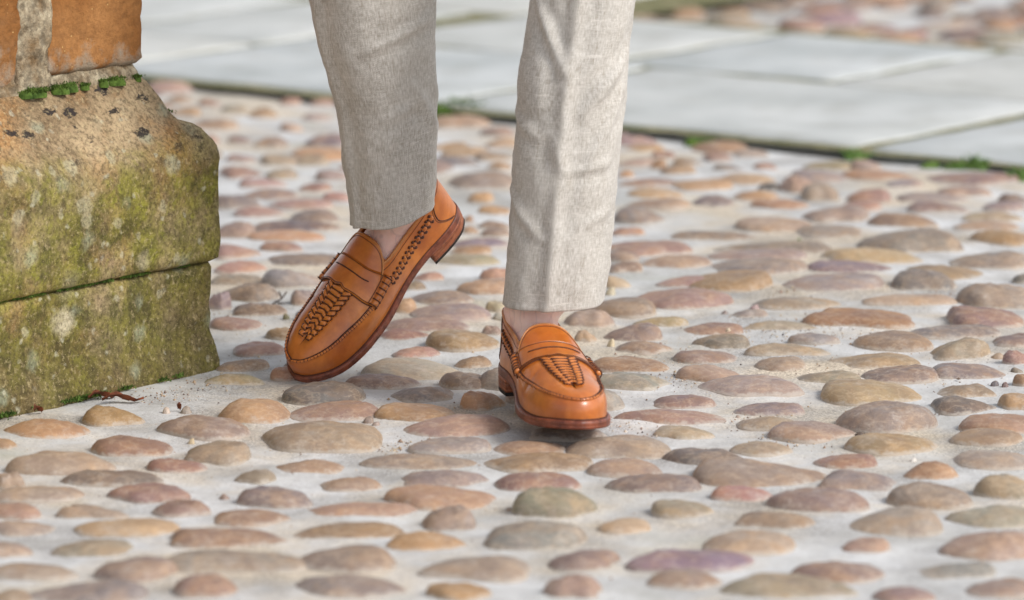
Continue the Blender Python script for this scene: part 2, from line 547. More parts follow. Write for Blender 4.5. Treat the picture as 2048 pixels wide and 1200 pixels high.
# left, right, top and bottom of each cobble as measured, and its colour family
COBBLES = """
7,162,837,878,o 160,272,812,851,o 315,493,833,880,b 437,575,797,850,o 187,328,874,915,r 365,497,885,929,y -30,27,883,903,o
20,213,906,960,by 293,407,920,948,r 125,320,950,980,kb -25,163,980,1010,yb 223,367,973,1013,br -40,77,1012,1042,r 117,245,1022,1045,b
303,412,1007,1040,r 155,347,1045,1082,yo -20,105,1051,1078,b 108,255,1082,1122,y -50,57,1092,1123,b -20,140,1130,1165,ky
195,340,1123,1173,kb 333,567,1063,1103,br 305,605,1108,1155,G 345,468,1155,1202,b 63,293,1163,1215,g 415,578,1027,1057,ob
483,618,978,1020,g 472,546,943,970,yb -20,60,1180,1215,y -15,43,950,985,y
580,750,806,844,br 525,765,845,905,b 752,907,808,848,o 815,1016,835,880,br 823,970,879,912,g 723,957,909,942,yg 547,685,919,949,r
642,759,956,983,rb 805,962,940,977,gp 777,987,975,1021,oy 618,823,1010,1040,r 842,946,1017,1069,b 593,793,1050,1089,or
772,922,1072,1113,o 597,785,1101,1152,pb 598,793,1156,1200,g 853,1062,1118,1170,yG 855,985,1175,1208,o
1058,1206,852,884,Gg 995,1127,882,914,r 976,1178,908,947,bo 993,1158,948,987,r 1032,1187,980,1042,gy 967,1166,1050,1110,g 1107,1234,1107,1151,b
1094,1197,1157,1205,br 1145,1342,872,920,by 1184,1322,920,957,b 1230,1395,951,992,gb 1250,1460,822,852,br 1307,1430,798,823,r
1312,1420,850,880,yb 1340,1487,897,936,p 1467,1580,883,909,y 1385,1635,920,982,yb 1429,1543,983,1011,r 1307,1424,1010,1043,yb
1198,1300,1046,1075,oy 1411,1587,1073,1120,yb 1269,1500,1105,1153,p 1300,1440,1143,1185,b 1460,1697,1156,1205,y 1478,1630,1035,1068,br
1471,1607,812,835,g 1477,1590,837,862,y 1546,1706,842,882,b 1683,1875,806,868,gk 1700,1873,870,910,oy 1635,1757,910,938,ko
1646,1793,943,988,kb 1817,1916,921,963,o 1921,2070,902,940,gy 1914,2046,862,898,oy 1934,2090,832,875,ro 1554,1733,982,1037,b
1789,1943,966,1021,gb 1963,2090,948,1000,b 1914,2100,1011,1060,yg 1711,1886,1020,1079,yb 1898,2080,1066,1130,rb 1689,1780,1091,1116,rb
1603,1768,1126,1171,br 1850,1993,1128,1164,pg 1940,2080,1167,1203,r 1755,1870,1182,1215,b 1866,1990,795,832,kp 2003,2080,790,823,ro
1646,1845,762,810,oy
420,517,393,420,g 467,562,417,438,r 580,674,422,450,g 515,663,447,470,k 430,510,447,481,b 498,642,470,487,o 547,657,403,422,r
425,508,493,522,rb 528,600,490,507,r 537,690,511,537,ky 430,527,528,552,r 423,533,555,573,yb 447,548,570,610,k 418,458,588,623,p
462,567,610,637,kr 420,520,640,667,r 530,630,545,582,g 580,640,587,618,g 532,605,660,685,o 463,560,688,715,rb 437,530,725,745,r
540,595,733,760,ro 407,523,755,770,y 567,718,766,812,kb 693,833,754,781,b 725,917,720,764,Gy 792,870,702,720,r 856,991,665,706,or
763,855,663,686,r 775,926,639,671,rb 818,978,612,648,bp 823,941,586,616,b 785,833,603,632,o 822,885,548,566,r 800,848,568,585,k
590,615,632,645,g 883,995,749,783,rb 918,1010,785,822,o 913,980,717,742,r 966,1005,655,675,b 975,1025,606,627,y 921,1030,565,597,ro
965,1025,540,565,r 870,990,512,535,y 900,985,497,513,o 912,1015,483,500,p 965,1020,462,478,b 958,1020,445,460,rb 925,957,457,470,r
925,945,437,447,r 960,1025,413,430,o 785,905,776,806,g
1175,1308,597,636,yb 1130,1223,624,660,gb 1150,1193,663,688,y 1216,1324,648,686,pb 1275,1370,641,655,oy 1235,1343,687,713,rk
1195,1334,719,753,ro 1195,1331,754,787,pg 1357,1470,704,732,b 1360,1477,735,772,ry 1410,1597,757,797,yg 1398,1502,671,702,gb
1368,1488,648,672,r 1268,1460,575,620,br 1320,1443,560,579,br 1385,1543,546,587,o 1516,1676,596,621,yg 1465,1535,628,638,g
1495,1632,649,665,y 1508,1648,695,716,yb 1515,1612,718,747,rb 1582,1672,681,695,g 1427,1607,522,555,kb 1427,1608,503,526,bp
1290,1423,516,542,rb 1223,1380,483,513,br 1215,1275,507,528,gb 1212,1286,528,550,r 1208,1262,556,580,y 1347,1505,469,483,b
1467,1659,483,508,rb 1472,1630,439,467,by 1600,1729,456,481,yg 1225,1290,454,472,or 1230,1328,418,450,pg 1260,1380,406,424,rb
1385,1474,395,417,pk 1508,1622,409,425,or 1472,1560,390,408,o
1617,1731,419,448,gr 1683,1763,411,426,r 1753,1874,428,458,op 1730,1927,462,510,gb 1661,1843,499,530,yo 1623,1783,525,551,gp
1582,1770,551,587,g 1822,1968,531,566,oy 1790,1916,543,583,kg 1911,2060,507,543,gb 1925,2080,568,620,yg 2028,2080,547,568,k
1727,1916,599,618,ry 1628,1833,622,658,or 1903,2050,614,658,pr 1828,2000,653,680,gp 1993,2070,674,697,g 1714,1870,669,705,rb
1866,1979,677,722,yg 1674,1838,708,740,yo 1734,1870,738,773,rg 1869,2014,731,764,kp 1596,1716,749,773,yb 1884,1988,771,800,by
2009,2060,704,733,pr 2029,2070,754,777,o 1953,2070,463,493,o 1916,2040,444,464,yb 1930,2043,429,443,y 1820,1932,408,428,rg
1800,1935,394,409,p 1970,2050,412,425,p 2003,2060,391,411,k
1700,1779,384,410,r 1775,1845,368,382,pg 1685,1830,349,364,o 1882,1980,381,398,b 1867,2031,351,377,py 1604,1681,374,408,b
1590,1694,346,372,p 1705,1765,323,345,b 1622,1703,324,344,y 1252,1329,291,308,o 1240,1310,324,338,yb 1303,1333,322,342,o
1320,1389,336,355,ob 1307,1350,305,319,rb 1348,1402,321,333,rb 1406,1468,314,325,r 1430,1486,337,349,g 1440,1552,352,374,oy
1237,1268,345,361,o 1245,1350,367,379,rb 1350,1465,365,387,o 1255,1367,381,404,ob 1510,1555,329,344,r 1565,1640,358,392,b
1470,1535,300,317,yb 1520,1560,374,386,k
870,970,230,256,br 965,1035,253,273,p 970,1035,278,298,ob 862,935,289,304,o 862,950,314,336,pg 950,1022,308,326,ob 900,1025,345,380,pb
935,985,387,408,o 980,1020,329,343,o
455,500,277,292,b 510,575,278,300,rb 615,700,272,298,pb 500,552,215,236,o 380,470,238,262,r 445,495,213,228,y 560,605,248,266,ry
605,660,229,241,yg 450,512,318,332,pb 520,600,313,335,ky 590,655,312,334,y 440,520,336,360,r 526,596,340,362,b 478,560,359,376,rb
490,592,381,401,pk 596,660,366,383,r 634,700,342,362,b 648,705,388,408,r 620,665,202,212,r 400,440,202,218,r 560,600,197,211,r
330,385,196,212,rb 395,435,275,296,rb 340,400,218,236,o 405,445,305,325,b
"""
PAL = dict(o=(208, 158, 108), r=(182, 138, 118), b=(168, 143, 127), y=(200, 178, 144), g=(160, 147, 139), p=(150, 130, 132), k=(122, 106, 102), G=(180, 173, 156))


def tint_of(code):
    c = np.mean([PAL[k] for k in code], axis=0)
    c = (c * 0.74 + np.array((156, 147, 141)) * 0.26) * rng.uniform(0.86, 1.07) + rng.normal(0, 3, 3)
    return srgb(*np.clip(c, 20, 250), k=0.80)


def cobble_geo(a, b, c, nr=8, nt=28, seed=0, dip=0.014):
    """A river pebble set in mortar: an uneven oval plan of half-lengths a and b, domed to height c."""
    r_ = np.random.default_rng(seed)
    n = r_.uniform(1.9, 2.5)
    th = np.arange(nt) * 2 * PI / nt
    R = (np.abs(np.cos(th)) ** n + np.abs(np.sin(th)) ** n) ** (-1 / n)
    for k in range(2, 6):
        R = R * (1 + r_.normal(0, 0.105 / k ** 0.7) * np.cos(k * th + r_.uniform(0, 6.28)))
    ex, q = r_.uniform(2.0, 3.8), r_.uniform(0.46, 0.85)
    sx, sy = r_.uniform(-0.4, 0.4), r_.uniform(-0.25, 0.25)
    ph = r_.uniform(0, 6.28, 8)
    kk = r_.uniform(1.0, 3.2, 8)
    V = []
    for j in range(nr):
        t = j / (nr - 1)
        rr = math.sin(t * PI / 2) ** 0.9 if j else 0.0
        for i in range(nt):
            x, y = R[i] * rr * math.cos(th[i]), R[i] * rr * math.sin(th[i])
            z = max(0.0, 1 - rr ** ex) ** q
            w = 1 - rr ** 2
            lump = 0.06 * math.sin(kk[0] * 2.2 * x + ph[0]) * math.cos(kk[1] * 2 * y + ph[1]) + 0.04 * math.sin(kk[2] * 5 * x + kk[3] * 3 * y + ph[2]) + 0.022 * math.sin(kk[4] * 9 * x - kk[5] * 6 * y + ph[3])
            V.append(((x + sx * w * 0.6) * a, (y + sy * w * 0.6) * b, c * (z * (1 + sx * x * 0.7) + lump * min(1, 4 * w))))
            if j == 0 and i == 0:
                pass
    for i in range(nt):
        V.append((R[i] * 1.02 * math.cos(th[i]) * a, R[i] * 1.02 * math.sin(th[i]) * b, -dip))
    F = []
    for j in range(nr):
        for i in range(nt):
            k = (i + 1) % nt
            if j == 0:
                F.append((i, nt + i, nt + k))
            else:
                F.append((j * nt + i, (j + 1) * nt + i, (j + 1) * nt + k, j * nt + k))
    # the centre ring collapses to one vertex
    V = np.array(V)
    V2 = np.concatenate([V[:1], V[nt:]])
    F2 = [tuple(0 if v < nt else v - nt + 1 for v in f) for f in F]
    return V2, F2


STONES = []      # x, y, a, b, c, tint, seed, measured
for tok in COBBLES.split():
    x0, x1, yt, yb, code = tok.split(',')
    x0, x1, yt, yb = float(x0), float(x1), float(yt), float(yb)
    p = G((x0 + x1) / 2, yb)
    depth = p[1] * CT + (CAM_H) * ST
    ppm = FPX / depth
    a = (x1 - x0) / 2 / ppm * 1.065
    hm = (yb - yt + 1.0) / ppm * 1.065
    s = CAM_H / math.hypot(p[1], CAM_H) * 1.0
    b = min(a * rng.uniform(0.75, 1.05), 0.34 * hm / s, 0.075)
    c = math.sqrt(max((hm - b * s) ** 2 - (b * s) ** 2, 1e-6)) / CT
    c = min(max(c * 0.90, 0.0105), 0.040)
    STONES.append([p[0], p[1] + b * 0.96, a * 1.03, b, c, tint_of(code), len(STONES) + 1, True])
N_MEASURED = len(STONES)

PIL0 = G(449, 737)
N_IN = np.array([-D1[0], -D1[1], 0.0])               # from the visible pillar face inwards
PIL_L, PIL_W = 0.95, 0.62


def in_pillar(x, y, m=0.03):
    d = np.array([x, y, 0]) - PIL0
    s, t = -d @ D2, d @ N_IN
    return -m < s < PIL_L + m and -m < t < PIL_W + m


def v_far(u):
    return 7.70 if u > -5.62 else 8.52


def on_slabs(x, y, m=0.035):
    u, v = uv_of((x, y))
    return 6.34 - m < v < v_far(u) + m and -7.4 < u < -2.2


def project(x, y, z=0):
    d = y * CT - (z - CAM_H) * ST
    return 1024 + FPX * x / d, 600 - FPX * (y * ST + (z - CAM_H) * CT) / d


FILL = []
cell = 0.128
for iy in range(int((12.2 - 3.7) / cell)):
    for ix in range(int(4.6 / cell)):
        x = -2.0 + (ix + 0.5 * (iy % 2) + rng.uniform(-0.28, 0.28)) * cell
        y = 3.7 + (iy + rng.uniform(-0.28, 0.28)) * cell
        px, py = project(x, y)
        u, v = uv_of((x, y))
        if on_slabs(x, y) or in_pillar(x, y):
            continue
        if v < 6.4 and -25 < px < 2075 and 345 < py < 1205:
            continue
        if y < 9 and abs(x) > 1.15 or (y >= 9 and (x < -1.5 or x > 2.4)):
            continue
        a = rng.uniform(0.032, 0.062)
        if any((x - s[0]) ** 2 / (s[2] + a + 0.008) ** 2 + (y - s[1]) ** 2 / (s[3] + a * 0.8 + 0.008) ** 2 < 1 for s in STONES + FILL if abs(x - s[0]) < 0.25 and abs(y - s[1]) < 0.25):
            continue
        FILL.append([x, y, a, a * rng.uniform(0.65, 0.95), rng.uniform(0.009, 0.018), tint_of(random.choice(['o', 'r', 'b', 'y', 'g', 'p', 'br', 'rb', 'yb', 'ob', 'k', 'G'])), 5000 + len(FILL), False])

# stones hidden under the planted shoe that carry it
for px, py in ((1085, 835), (1150, 838), (1195, 820), (1060, 800), (1010, 778), (1085, 775), (1150, 785)):
    p = G(px, py)
    STONES.append([p[0], p[1], 0.032, 0.028, 0.0235, tint_of('g'), 9000 + len(STONES), True])

# ------------------------------------------------------------------ ground sheet
def axis(lo, hi, step, far):
    core = list(np.arange(lo, hi + 1e-9, step))
    out, d, x = [], step, hi
    while x < far:
        d *= 1.5
        x += d
        out.append(x)
    left, d, x = [], step, lo
    while x > -far:
        d *= 1.5
        x -= d
        left.append(x)
    return np.array(left[::-1] + core + out)


gx = axis(-1.25, 1.25, 0.009, 60)
gy = np.concatenate([axis(4.05, 8.0, 0.009, 60)])
gy = gy[gy <= 8.001]
gy = np.concatenate([gy, np.arange(8.03, 11.6, 0.03), 11.6 + np.cumsum(0.03 * 1.5 ** np.arange(1, 20))])
X, Y = np.meshgrid(gx, gy, indexing='ij')
Z = np.zeros_like(X)
ph = rng.uniform(0, 6.28, (14, 2))
for k in range(14):
    f = 4 * 1.33 ** k
    an = rng.uniform(0, PI)
    Z += 0.0042 / (1.22 ** k) * np.sin(f * (X * math.cos(an) + Y * math.sin(an)) + ph[k, 0]) * np.sin(f * 0.8 * (-X * math.sin(an) + Y * math.cos(an)) + ph[k, 1]) * 0.6
Z *= smooth01(60 - np.abs(X), 0, 55)
men = np.zeros_like(Z)
Z *= 0.75
Z0 = Z.copy()
for s in STONES + FILL:
    i0, i1 = np.searchsorted(gx, [s[0] - s[2] - 0.04, s[0] + s[2] + 0.04])
    j0, j1 = np.searchsorted(gy, [s[1] - s[3] - 0.04, s[1] + s[3] + 0.04])
    if i1 <= i0 or j1 <= j0:
        continue
    xx, yy = X[i0:i1, j0:j1] - s[0], Y[i0:i1, j0:j1] - s[1]
    d = (np.sqrt((xx / s[2]) ** 2 + (yy / s[3]) ** 2) - 1) * min(s[2], s[3])
    amp = 0.0026 * (0.5 + 1.0 * rng.random())
    men[i0:i1, j0:j1] = np.maximum(men[i0:i1, j0:j1], amp * np.exp(-np.clip(d, 0, 1) / 0.011))
Z += men
Z = np.clip(Z, -0.006, 0.0062)
uu, vv_ = X * D1[0] + Y * D1[1], X * D2[0] + Y * D2[1]
Z -= 0.008 * smooth01(vv_, 6.30, 6.37) * (1 - smooth01(vv_, 8.6, 8.7))
gv = np.stack([X.ravel(), Y.ravel(), Z.ravel()], 1)
ground = mk('ground', gv, grid_faces(len(gx), len(gy)), MAT['mortar'])
tag(ground, 'pale mortar bed with river cobbles set in it', kind='structure')

# ------------------------------------------------------------------ cobbles
for s in STONES:
    V, F = cobble_geo(s[2], s[3], s[4], 9, 30, s[6])
    o = mk('cobble', V, F, MAT['cobble'], ground)
    o.location = (s[0], s[1], float(Z0[min(np.searchsorted(gx, s[0]), len(gx) - 1), min(np.searchsorted(gy, s[1]), len(gy) - 1)]) + 0.0018)
    o.rotation_euler = (0, 0, rng.uniform(-0.10, 0.10))
    o.color = s[5]
parts, tints = [], []
for s in FILL:
    V, F = cobble_geo(s[2], s[3], s[4], 6, 16, s[6])
    an = rng.uniform(-0.4, 0.4)
    Rm = np.array([[math.cos(an), -math.sin(an), 0], [math.sin(an), math.cos(an), 0], [0, 0, 1]])
    parts.append((V @ Rm.T + np.array([s[0], s[1], 0]), F))
    tints.append(np.tile(s[5], (len(V), 1)))
V, F = join(parts)
tag(mk('distant_cobbles', V, F, MAT['cobble_t'], ground, col=np.concatenate(tints)), kind='stuff')

# ------------------------------------------------------------------ flagstone path crossing the cobbles
soil_poly = []
def quad_uv(u0, u1, v0, v1, z):
    return [u * D1 + v * D2 + np.array([0, 0, z]) for u, v in ((u0, v0), (u1, v0), (u1, v1), (u0, v1))]


def sheet_uv(u0, u1, v0, v1, nu, nv, z, amp, edge):
    P = []
    for i in range(nu):
        for j in range(nv):
            u, v = u0 + (u1 - u0) * i / (nu - 1), v0 + (v1 - v0) * j / (nv - 1)
            if j in (0, nv - 1):
                v += edge * fbm((u * 9, v * 3, 1), 1.0)
            if i in (0, nu - 1):
                u += edge * fbm((u * 3, v * 9, 4), 1.0)
            p = u * D1 + v * D2
            P.append((p[0], p[1], z + amp * fbm((p[0], p[1], 0), 14)))
    return P, grid_faces(nu, nv)


V, F = join([sheet_uv(-7.5, -5.62, 6.335, 8.55, 90, 90, 0.0098, 0.0012, 0.02), sheet_uv(-5.62, -2.0, 6.335, 7.73, 150, 70, 0.0098, 0.0012, 0.02)])
path = mk('path', V, F, MAT['soil'])
tag(path, 'flagstone path crossing the cobbles with mossy joints', kind='structure')
SLABS = [(-7.4, -5.915, 6.385, 6.845), (-6.325, -5.92, 6.875, 7.57), (-7.4, -6.36, 6.875, 7.58), (-6.9, -5.83, 7.61, 8.49),
         (-5.885, -5.078, 6.382, 7.045), (-5.052, -4.168, 6.372, 7.04), (-4.13, -3.28, 6.365, 7.01), (-3.25, -2.2, 6.36, 7.0),
         (-5.80, -5.195, 7.075, 7.67), (-5.165, -4.685, 7.072, 7.665), (-4.65, -3.86, 7.045, 7.66), (-3.83, -2.9, 7.03, 7.66)]
for k, (u0, u1, v0, v1) in enumerate(SLABS):
    cu, cv = (u0 + u1) / 2, (v0 + v1) / 2
    nE = 14
    loop = []
    for (ua, va), (ub, vb) in (((u0, v0), (u1, v0)), ((u1, v0), (u1, v1)), ((u1, v1), (u0, v1)), ((u0, v1), (u0, v0))):
        for i in range(nE):
            t = i / nE
            u, v = ua + (ub - ua) * t, va + (vb - va) * t
            u += 0.016 * fbm((u * 5, v * 5, k), 1.0)
            v += 0.016 * fbm((u * 5, v * 5, k + 50), 1.0)
            loop.append((u - cu, v - cv))
    top = 0.0142 + 0.0007 * rng.normal()
    u0, u1, v0, v1 = u0 + 0.010, u1 - 0.010, v0 + 0.008, v1 - 0.012
    tl = rng.normal(0, 0.0014, 2)
    rings = []
    for sc_, z in ((1.0, -0.02), (1.0, top - 0.006), (0.994, top - 0.0015), (0.985, top), (0.7, top + 0.001), (0.35, top), (0.02, top + 0.0005)):
        rings.append(np.array([(lu * sc_ * D1[0] + lv * sc_ * D2[0], lu * sc_ * D1[1] + lv * sc_ * D2[1], z + (tl[0] * lu + tl[1] * lv if z > 0 else 0)) for lu, lv in loop]))
    V, F = loft(rings)
    o = mk('paving_slab', V, F, MAT['slab'], path)
    o.location = tuple(cu * D1 + cv * D2)

# ------------------------------------------------------------------ stone pillar
pillar = empty('stone_pillar', tuple(PIL0))
tag(pillar, 'weathered mossy stone pillar base with sloping plinth on the cobbles', 'pillar')


def block(name, mat, s0, s1, prof, corner=True, t0=0.0, amp=0.0028, step=0.008, seed=0, chip=0.0, wob=0.0, side=None):
    """One stone. prof: (z, inset) list, resampled finely; the inset acts on every exposed side."""
    z = np.array([p[0] for p in prof])
    e = np.array([p[1] for p in prof])
    L = np.concatenate([[0], np.cumsum(np.hypot(np.diff(z), np.diff(e)))])
    n = max(6, int(L[-1] / step))
    q = np.linspace(0, L[-1], n)
    e2 = np.interp(np.interp(q, L, z), [p[0] for p in side], [p[1] for p in side]) if side else np.interp(q, L, e)
    z, e = np.interp(q, L, z), np.interp(q, L, e)
    vis = min(s1, 0.52)
    fs = list(np.arange(s0, vis, step)) + ([vis] if s1 - vis < 0.02 else list(np.linspace(vis, s1, 8)))
    fs[-1] = s1
    fs = fs[::-1]                                # from the far end to the corner
    rings = []
    for zk, ek, ek2 in zip(z, e, e2):
        ring = []
        c_in = ek2 if corner else 0.0
        for s in fs:                             # front
            sv = max(s, s0 + c_in)
            d = sv - (s0 + c_in)
            rnd = 0.006 * max(0, 1 - d / 0.010) ** 2 if corner else 0.003 * max(0, 1 - min(sv - s0, s1 - sv) / 0.006) ** 2
            ring.append((sv, t0 + ek + rnd, 0, 1))
        for t in np.concatenate([np.arange(0.010, 0.11, step), np.linspace(0.13, PIL_W - 2 * ek, 6)]):
            rnd = 0.006 * max(0, 1 - t / 0.016) ** 2
            ring.append((s0 + c_in + rnd * corner, t0 + ek + t, 1, 0))
        ring.append((s1, PIL_W - ek, 0, 0))
        pts = []
        for sv, t, fr, fs_ in ring:
            p = -sv * D2 + t * N_IN + np.array([0, 0, zk])
            w = PIL0 + p
            nrm = (D2 if fr else -N_IN)
            d = amp * (1.2 * fbm(w + seed, 11, 3) + 0.55 * fbm(w + seed, 48, 4))
            if chip:
                cc = fbm((w[2] * 1.0, seed, 0), 17, 3) * chip
                d += cc * math.exp(-max(sv - s0 - c_in, 0) / 0.02)
            if fr or fs_:
                p = p + nrm * d
            p[2] += wob * fbm(w + 5, 20, 3)
            pts.append(p)
        rings.append(np.array(pts))
    V, F = loft(rings)
    return mk(name, V, F, mat, pillar)


zj = 0.137
lower = [(-0.03, 0.0), (0.012, 0.001), (0.055, 0.009), (0.105, 0.009), (zj - 0.004, 0.007), (zj, 0.011)]
block('stone', MAT['plinth'], 0.0, PIL_L, lower, seed=3, chip=0.006)
upper = [(zj + 0.002, 0.009), (zj + 0.006, 0.002), (0.16, 0.0), (0.270, 0.0), (0.290, 0.003), (0.303, 0.010), (0.311, 0.018), (0.316, 0.028), (0.3185, 0.042), (0.322, 0.0465), (0.345, 0.053), (0.367, 0.062), (0.371, 0.066)]
upper_front = upper[:3] + [(0.262, 0.0), (0.278, 0.003), (0.292, 0.009), (0.303, 0.016), (0.3695, 0.0645), (0.3715, 0.068)]
block('stone', MAT['plinth'], 0.0, PIL_L, upper_front, seed=12, chip=0.007, amp=0.0032, side=upper)
sh0 = 0.066
block('stone', MAT['shaft'], sh0, 0.243, [(0.390, 0.006), (0.395, 0.001), (0.62, 0.0), (0.64, 0.004)], t0=sh0, seed=21, chip=0.006, amp=0.0026)
block('stone', MAT['shaft'], 0.288, PIL_L - 0.07, [(0.380, 0.008), (0.388, 0.001), (0.62, -0.003), (0.64, 0.004)], corner=False, t0=sh0, seed=29, amp=0.006)
block('stone', MAT['shaft'], sh0, PIL_L - 0.07, [(0.652, 0.006), (0.657, 0.001), (0.92, 0.0), (0.93, 0.004)], t0=sh0, seed=33)
block('mortar_bed', MAT['lime'], 0.068, PIL_L - 0.05, [(0.366, 0.0), (0.378, 0.002), (0.392, 0.008), (0.398, 0.012)], t0=0.066, seed=40, amp=0.006)
block('mortar_joint', MAT['lime'], 0.234, 0.296, [(0.372, 0.0), (0.64, 0.0), (0.654, 0.008)], corner=False, t0=sh0 - 0.0005, seed=44, amp=0.006, step=0.006)
block('mortar_core', MAT['lime'], 0.02, PIL_L - 0.02, [(0.0, 0.0), (0.3, 0.0)], t0=0.024, seed=48)


def face(s, z, e):
    return PIL0 - s * D2 + e * N_IN + np.array([0, 0, z])


# ------------------------------------------------------------------ moss, weeds, litter
def tuft_mass(points, n, spread, h, w):
    """n small leaf blades round the given points"""
    P, F = [], []
    for k in range(n):
        c = points[rng.integers(len(points))]
        sp = spread * (0.4 + 1.2 * rng.random()) if np.isscalar(spread) else spread
        b = np.array(c[:3]) + rng.normal(0, 1, 3) * np.array([sp, sp, sp * 0.35])
        d = np.array([rng.normal(0, 0.7), -0.35 + rng.normal(0, 0.6), 1.0])
        d /= np.linalg.norm(d)
        sd = np.cross(d, rng.normal(0, 1, 3))
        sd /= np.linalg.norm(sd)
        hh, ww = h * rng.uniform(0.5, 1.3), w * rng.uniform(0.6, 1.4)
        i = len(P)
        P += [b - sd * ww, b + sd * ww, b + d * hh * 0.6 + sd * ww * 0.8, b + d * hh]
        F += [(i, i + 1, i + 2), (i, i + 2, i + 3)]
    return np.array(P), F


def moss_cushion(c, rx, rz, seed):
    V, F = cobble_geo(rx, rx * 0.75, rz, 7, 18, seed, 0.004)
    return V + np.asarray(c), F


mparts = []
for k in range(17):
    px = rng.choice([rng.uniform(66, 130), rng.uniform(66, 130), rng.uniform(130, 252), rng.uniform(130, 252), rng.uniform(258, 274)])
    r = rng.uniform(0.004, 0.010)
    hh = r * rng.uniform(0.45, 0.85)
    s = 0.060 + max(0, (292 - px)) / 990
    e = 0.058 + 0.008 * rng.random()
    c = face(s, 0.3715, e)
    mparts.append(moss_cushion(c, r, hh, k + 70))
    mparts.append(tuft_mass([c + np.array([dx, dy, hh * 0.75]) for dx in (-r * 0.6, 0, r * 0.6) for dy in (-r * 0.4, r * 0.2)], 170, r * 0.35, 0.0032, 0.0006))
for s_, t_, z_ in ((0.047, 0.056, 0.322), (0.049, 0.052, 0.323), (0.045, 0.07, 0.325)):
    c = PIL0 - (s_ - 0.004) * D2 + t_ * N_IN + np.array([0, 0, z_])
    mparts.append(moss_cushion(c, 0.006, 0.006, int(s_ * 1e4)))
    mparts.append(tuft_mass([c + np.array([0, 0, 0.004])], 160, 0.003, 0.003, 0.0006))
jp = [face(s, zj + 0.002, 0.008) for s in np.concatenate([np.linspace(0.06, 0.18, 60), np.linspace(0.2, 0.50, 160)]) if fbm((s, 1, 1), 14) > -0.16]
mparts.append(tuft_mass(jp, 4200, 0.0016, 0.0036, 0.0008))
bp = [face(s, 0.004, -0.004) for s in np.linspace(0.02, 0.5, 120) if fbm((s, 7, 2), 9) > 0.02]
mparts.append(tuft_mass(bp, 1100, 0.003, 0.004, 0.0009))
# along the slab edge and in the joints
ep = []
for px, py in ((915, 217), (924, 220), (935, 222), (905, 220), (888, 228), (884, 236), (948, 226)):
    p = G(px, py)
    ep.append(p + np.array([0, 0, 0.006]))
    mparts.append(moss_cushion(p, 0.020, 0.016, px))
mparts.append(tuft_mass(ep, 700, 0.012, 0.010, 0.002))
lp = [u * D1 + v * D2 + np.array([0, 0, 0.004]) for u in np.linspace(-6.2, -3.6, 300) for v in (6.362 + 0.008 * fbm((u, 3, 3), 6),) if fbm((u, 1, 4), 5) > -0.1]
mparts.append(tuft_mass(lp, 700, 0.004, 0.004, 0.0013))
for px, py in ((1392, 289), (1420, 291), (1445, 295), (1405, 290), (1860, 338), (1905, 342)):
    p = G(px, py)
    mparts.append(moss_cushion(p, 0.02, 0.011, px))
V, F = join(mparts)
tag(mk('moss', V, F, MAT['moss'], smooth=False), 'green moss on the pillar ledge, along its joint and the slab edge', 'moss', kind='stuff')


def weed(px, py, w, h, n, label):
    p = G(px, py)
    P, F = [], []
    for k in range(n):
        b = np.array([rng.normal(0, w * 0.3), rng.normal(0, 0.01), 0.0])
        d = np.array([rng.normal(0, 0.55), rng.normal(0, 0.4), 1.0])
        d /= np.linalg.norm(d)
        hh = h * rng.uniform(0.5, 1.15)
        sd = np.cross(d, [0, 1, 0.2])
        sd /= np.linalg.norm(sd)
        ww = hh * 0.10
        bend = np.array([d[0] * hh * 0.5, d[1] * hh * 0.4, -hh * 0.12])
        i = len(P)
        P += [b - sd * ww * 0.6, b + sd * ww * 0.6, b + d * hh * 0.5 + sd * ww, b + d * hh * 0.5 - sd * ww, b + d * hh + bend]
        F += [(i, i + 1, i + 2, i + 3), (i + 3, i + 2, i + 4)]
    o = mk('weed', P, F, MAT['grass'], smooth=False)
    o.location = tuple(p)
    tag(o, label, 'weed', 'weeds along the slab edge')


weed(1710, 320, 0.030, 0.026, 40, 'small green weed where two slab edges meet the cobbles')
weed(1946, 342, 0.036, 0.034, 40, 'taller green weed against the front edge of the slab')
weed(2042, 366, 0.024, 0.030, 40, 'green weed at the slab edge by the right edge of the photo')
weed(1600, 486, 0.012, 0.007, 20, 'tiny green sprout alone in the mortar among the far cobbles')


def ground_z(x, y):
    return float(Z[min(np.searchsorted(gx, x), len(gx) - 1), min(np.searchsorted(gy, y), len(gy) - 1)])


def pebble(px, py, wpx, hpx, col, label, name='pebble', cat='pebble', group='loose pebbles on the mortar'):
    p = G(px, py)
    ppm = FPX / (p[1] * CT + CAM_H * ST)
    a, c = wpx / 2 / ppm, hpx / ppm * 0.9
    V, F = cobble_geo(a, a * 0.8, c, 6, 12, int(px * 7 + py), 0.001)
    V = V + np.array([[0.12 * a * fbm(v + px, 160) for _ in range(3)] for v in V])
    o = mk(name, V, F, MAT['pebble'], col=np.tile(srgb(*col, k=0.8), (len(V), 1)))
    o.location = (p[0], p[1], ground_z(p[0], p[1]) - 0.0004)
    tag(o, label, cat, group)


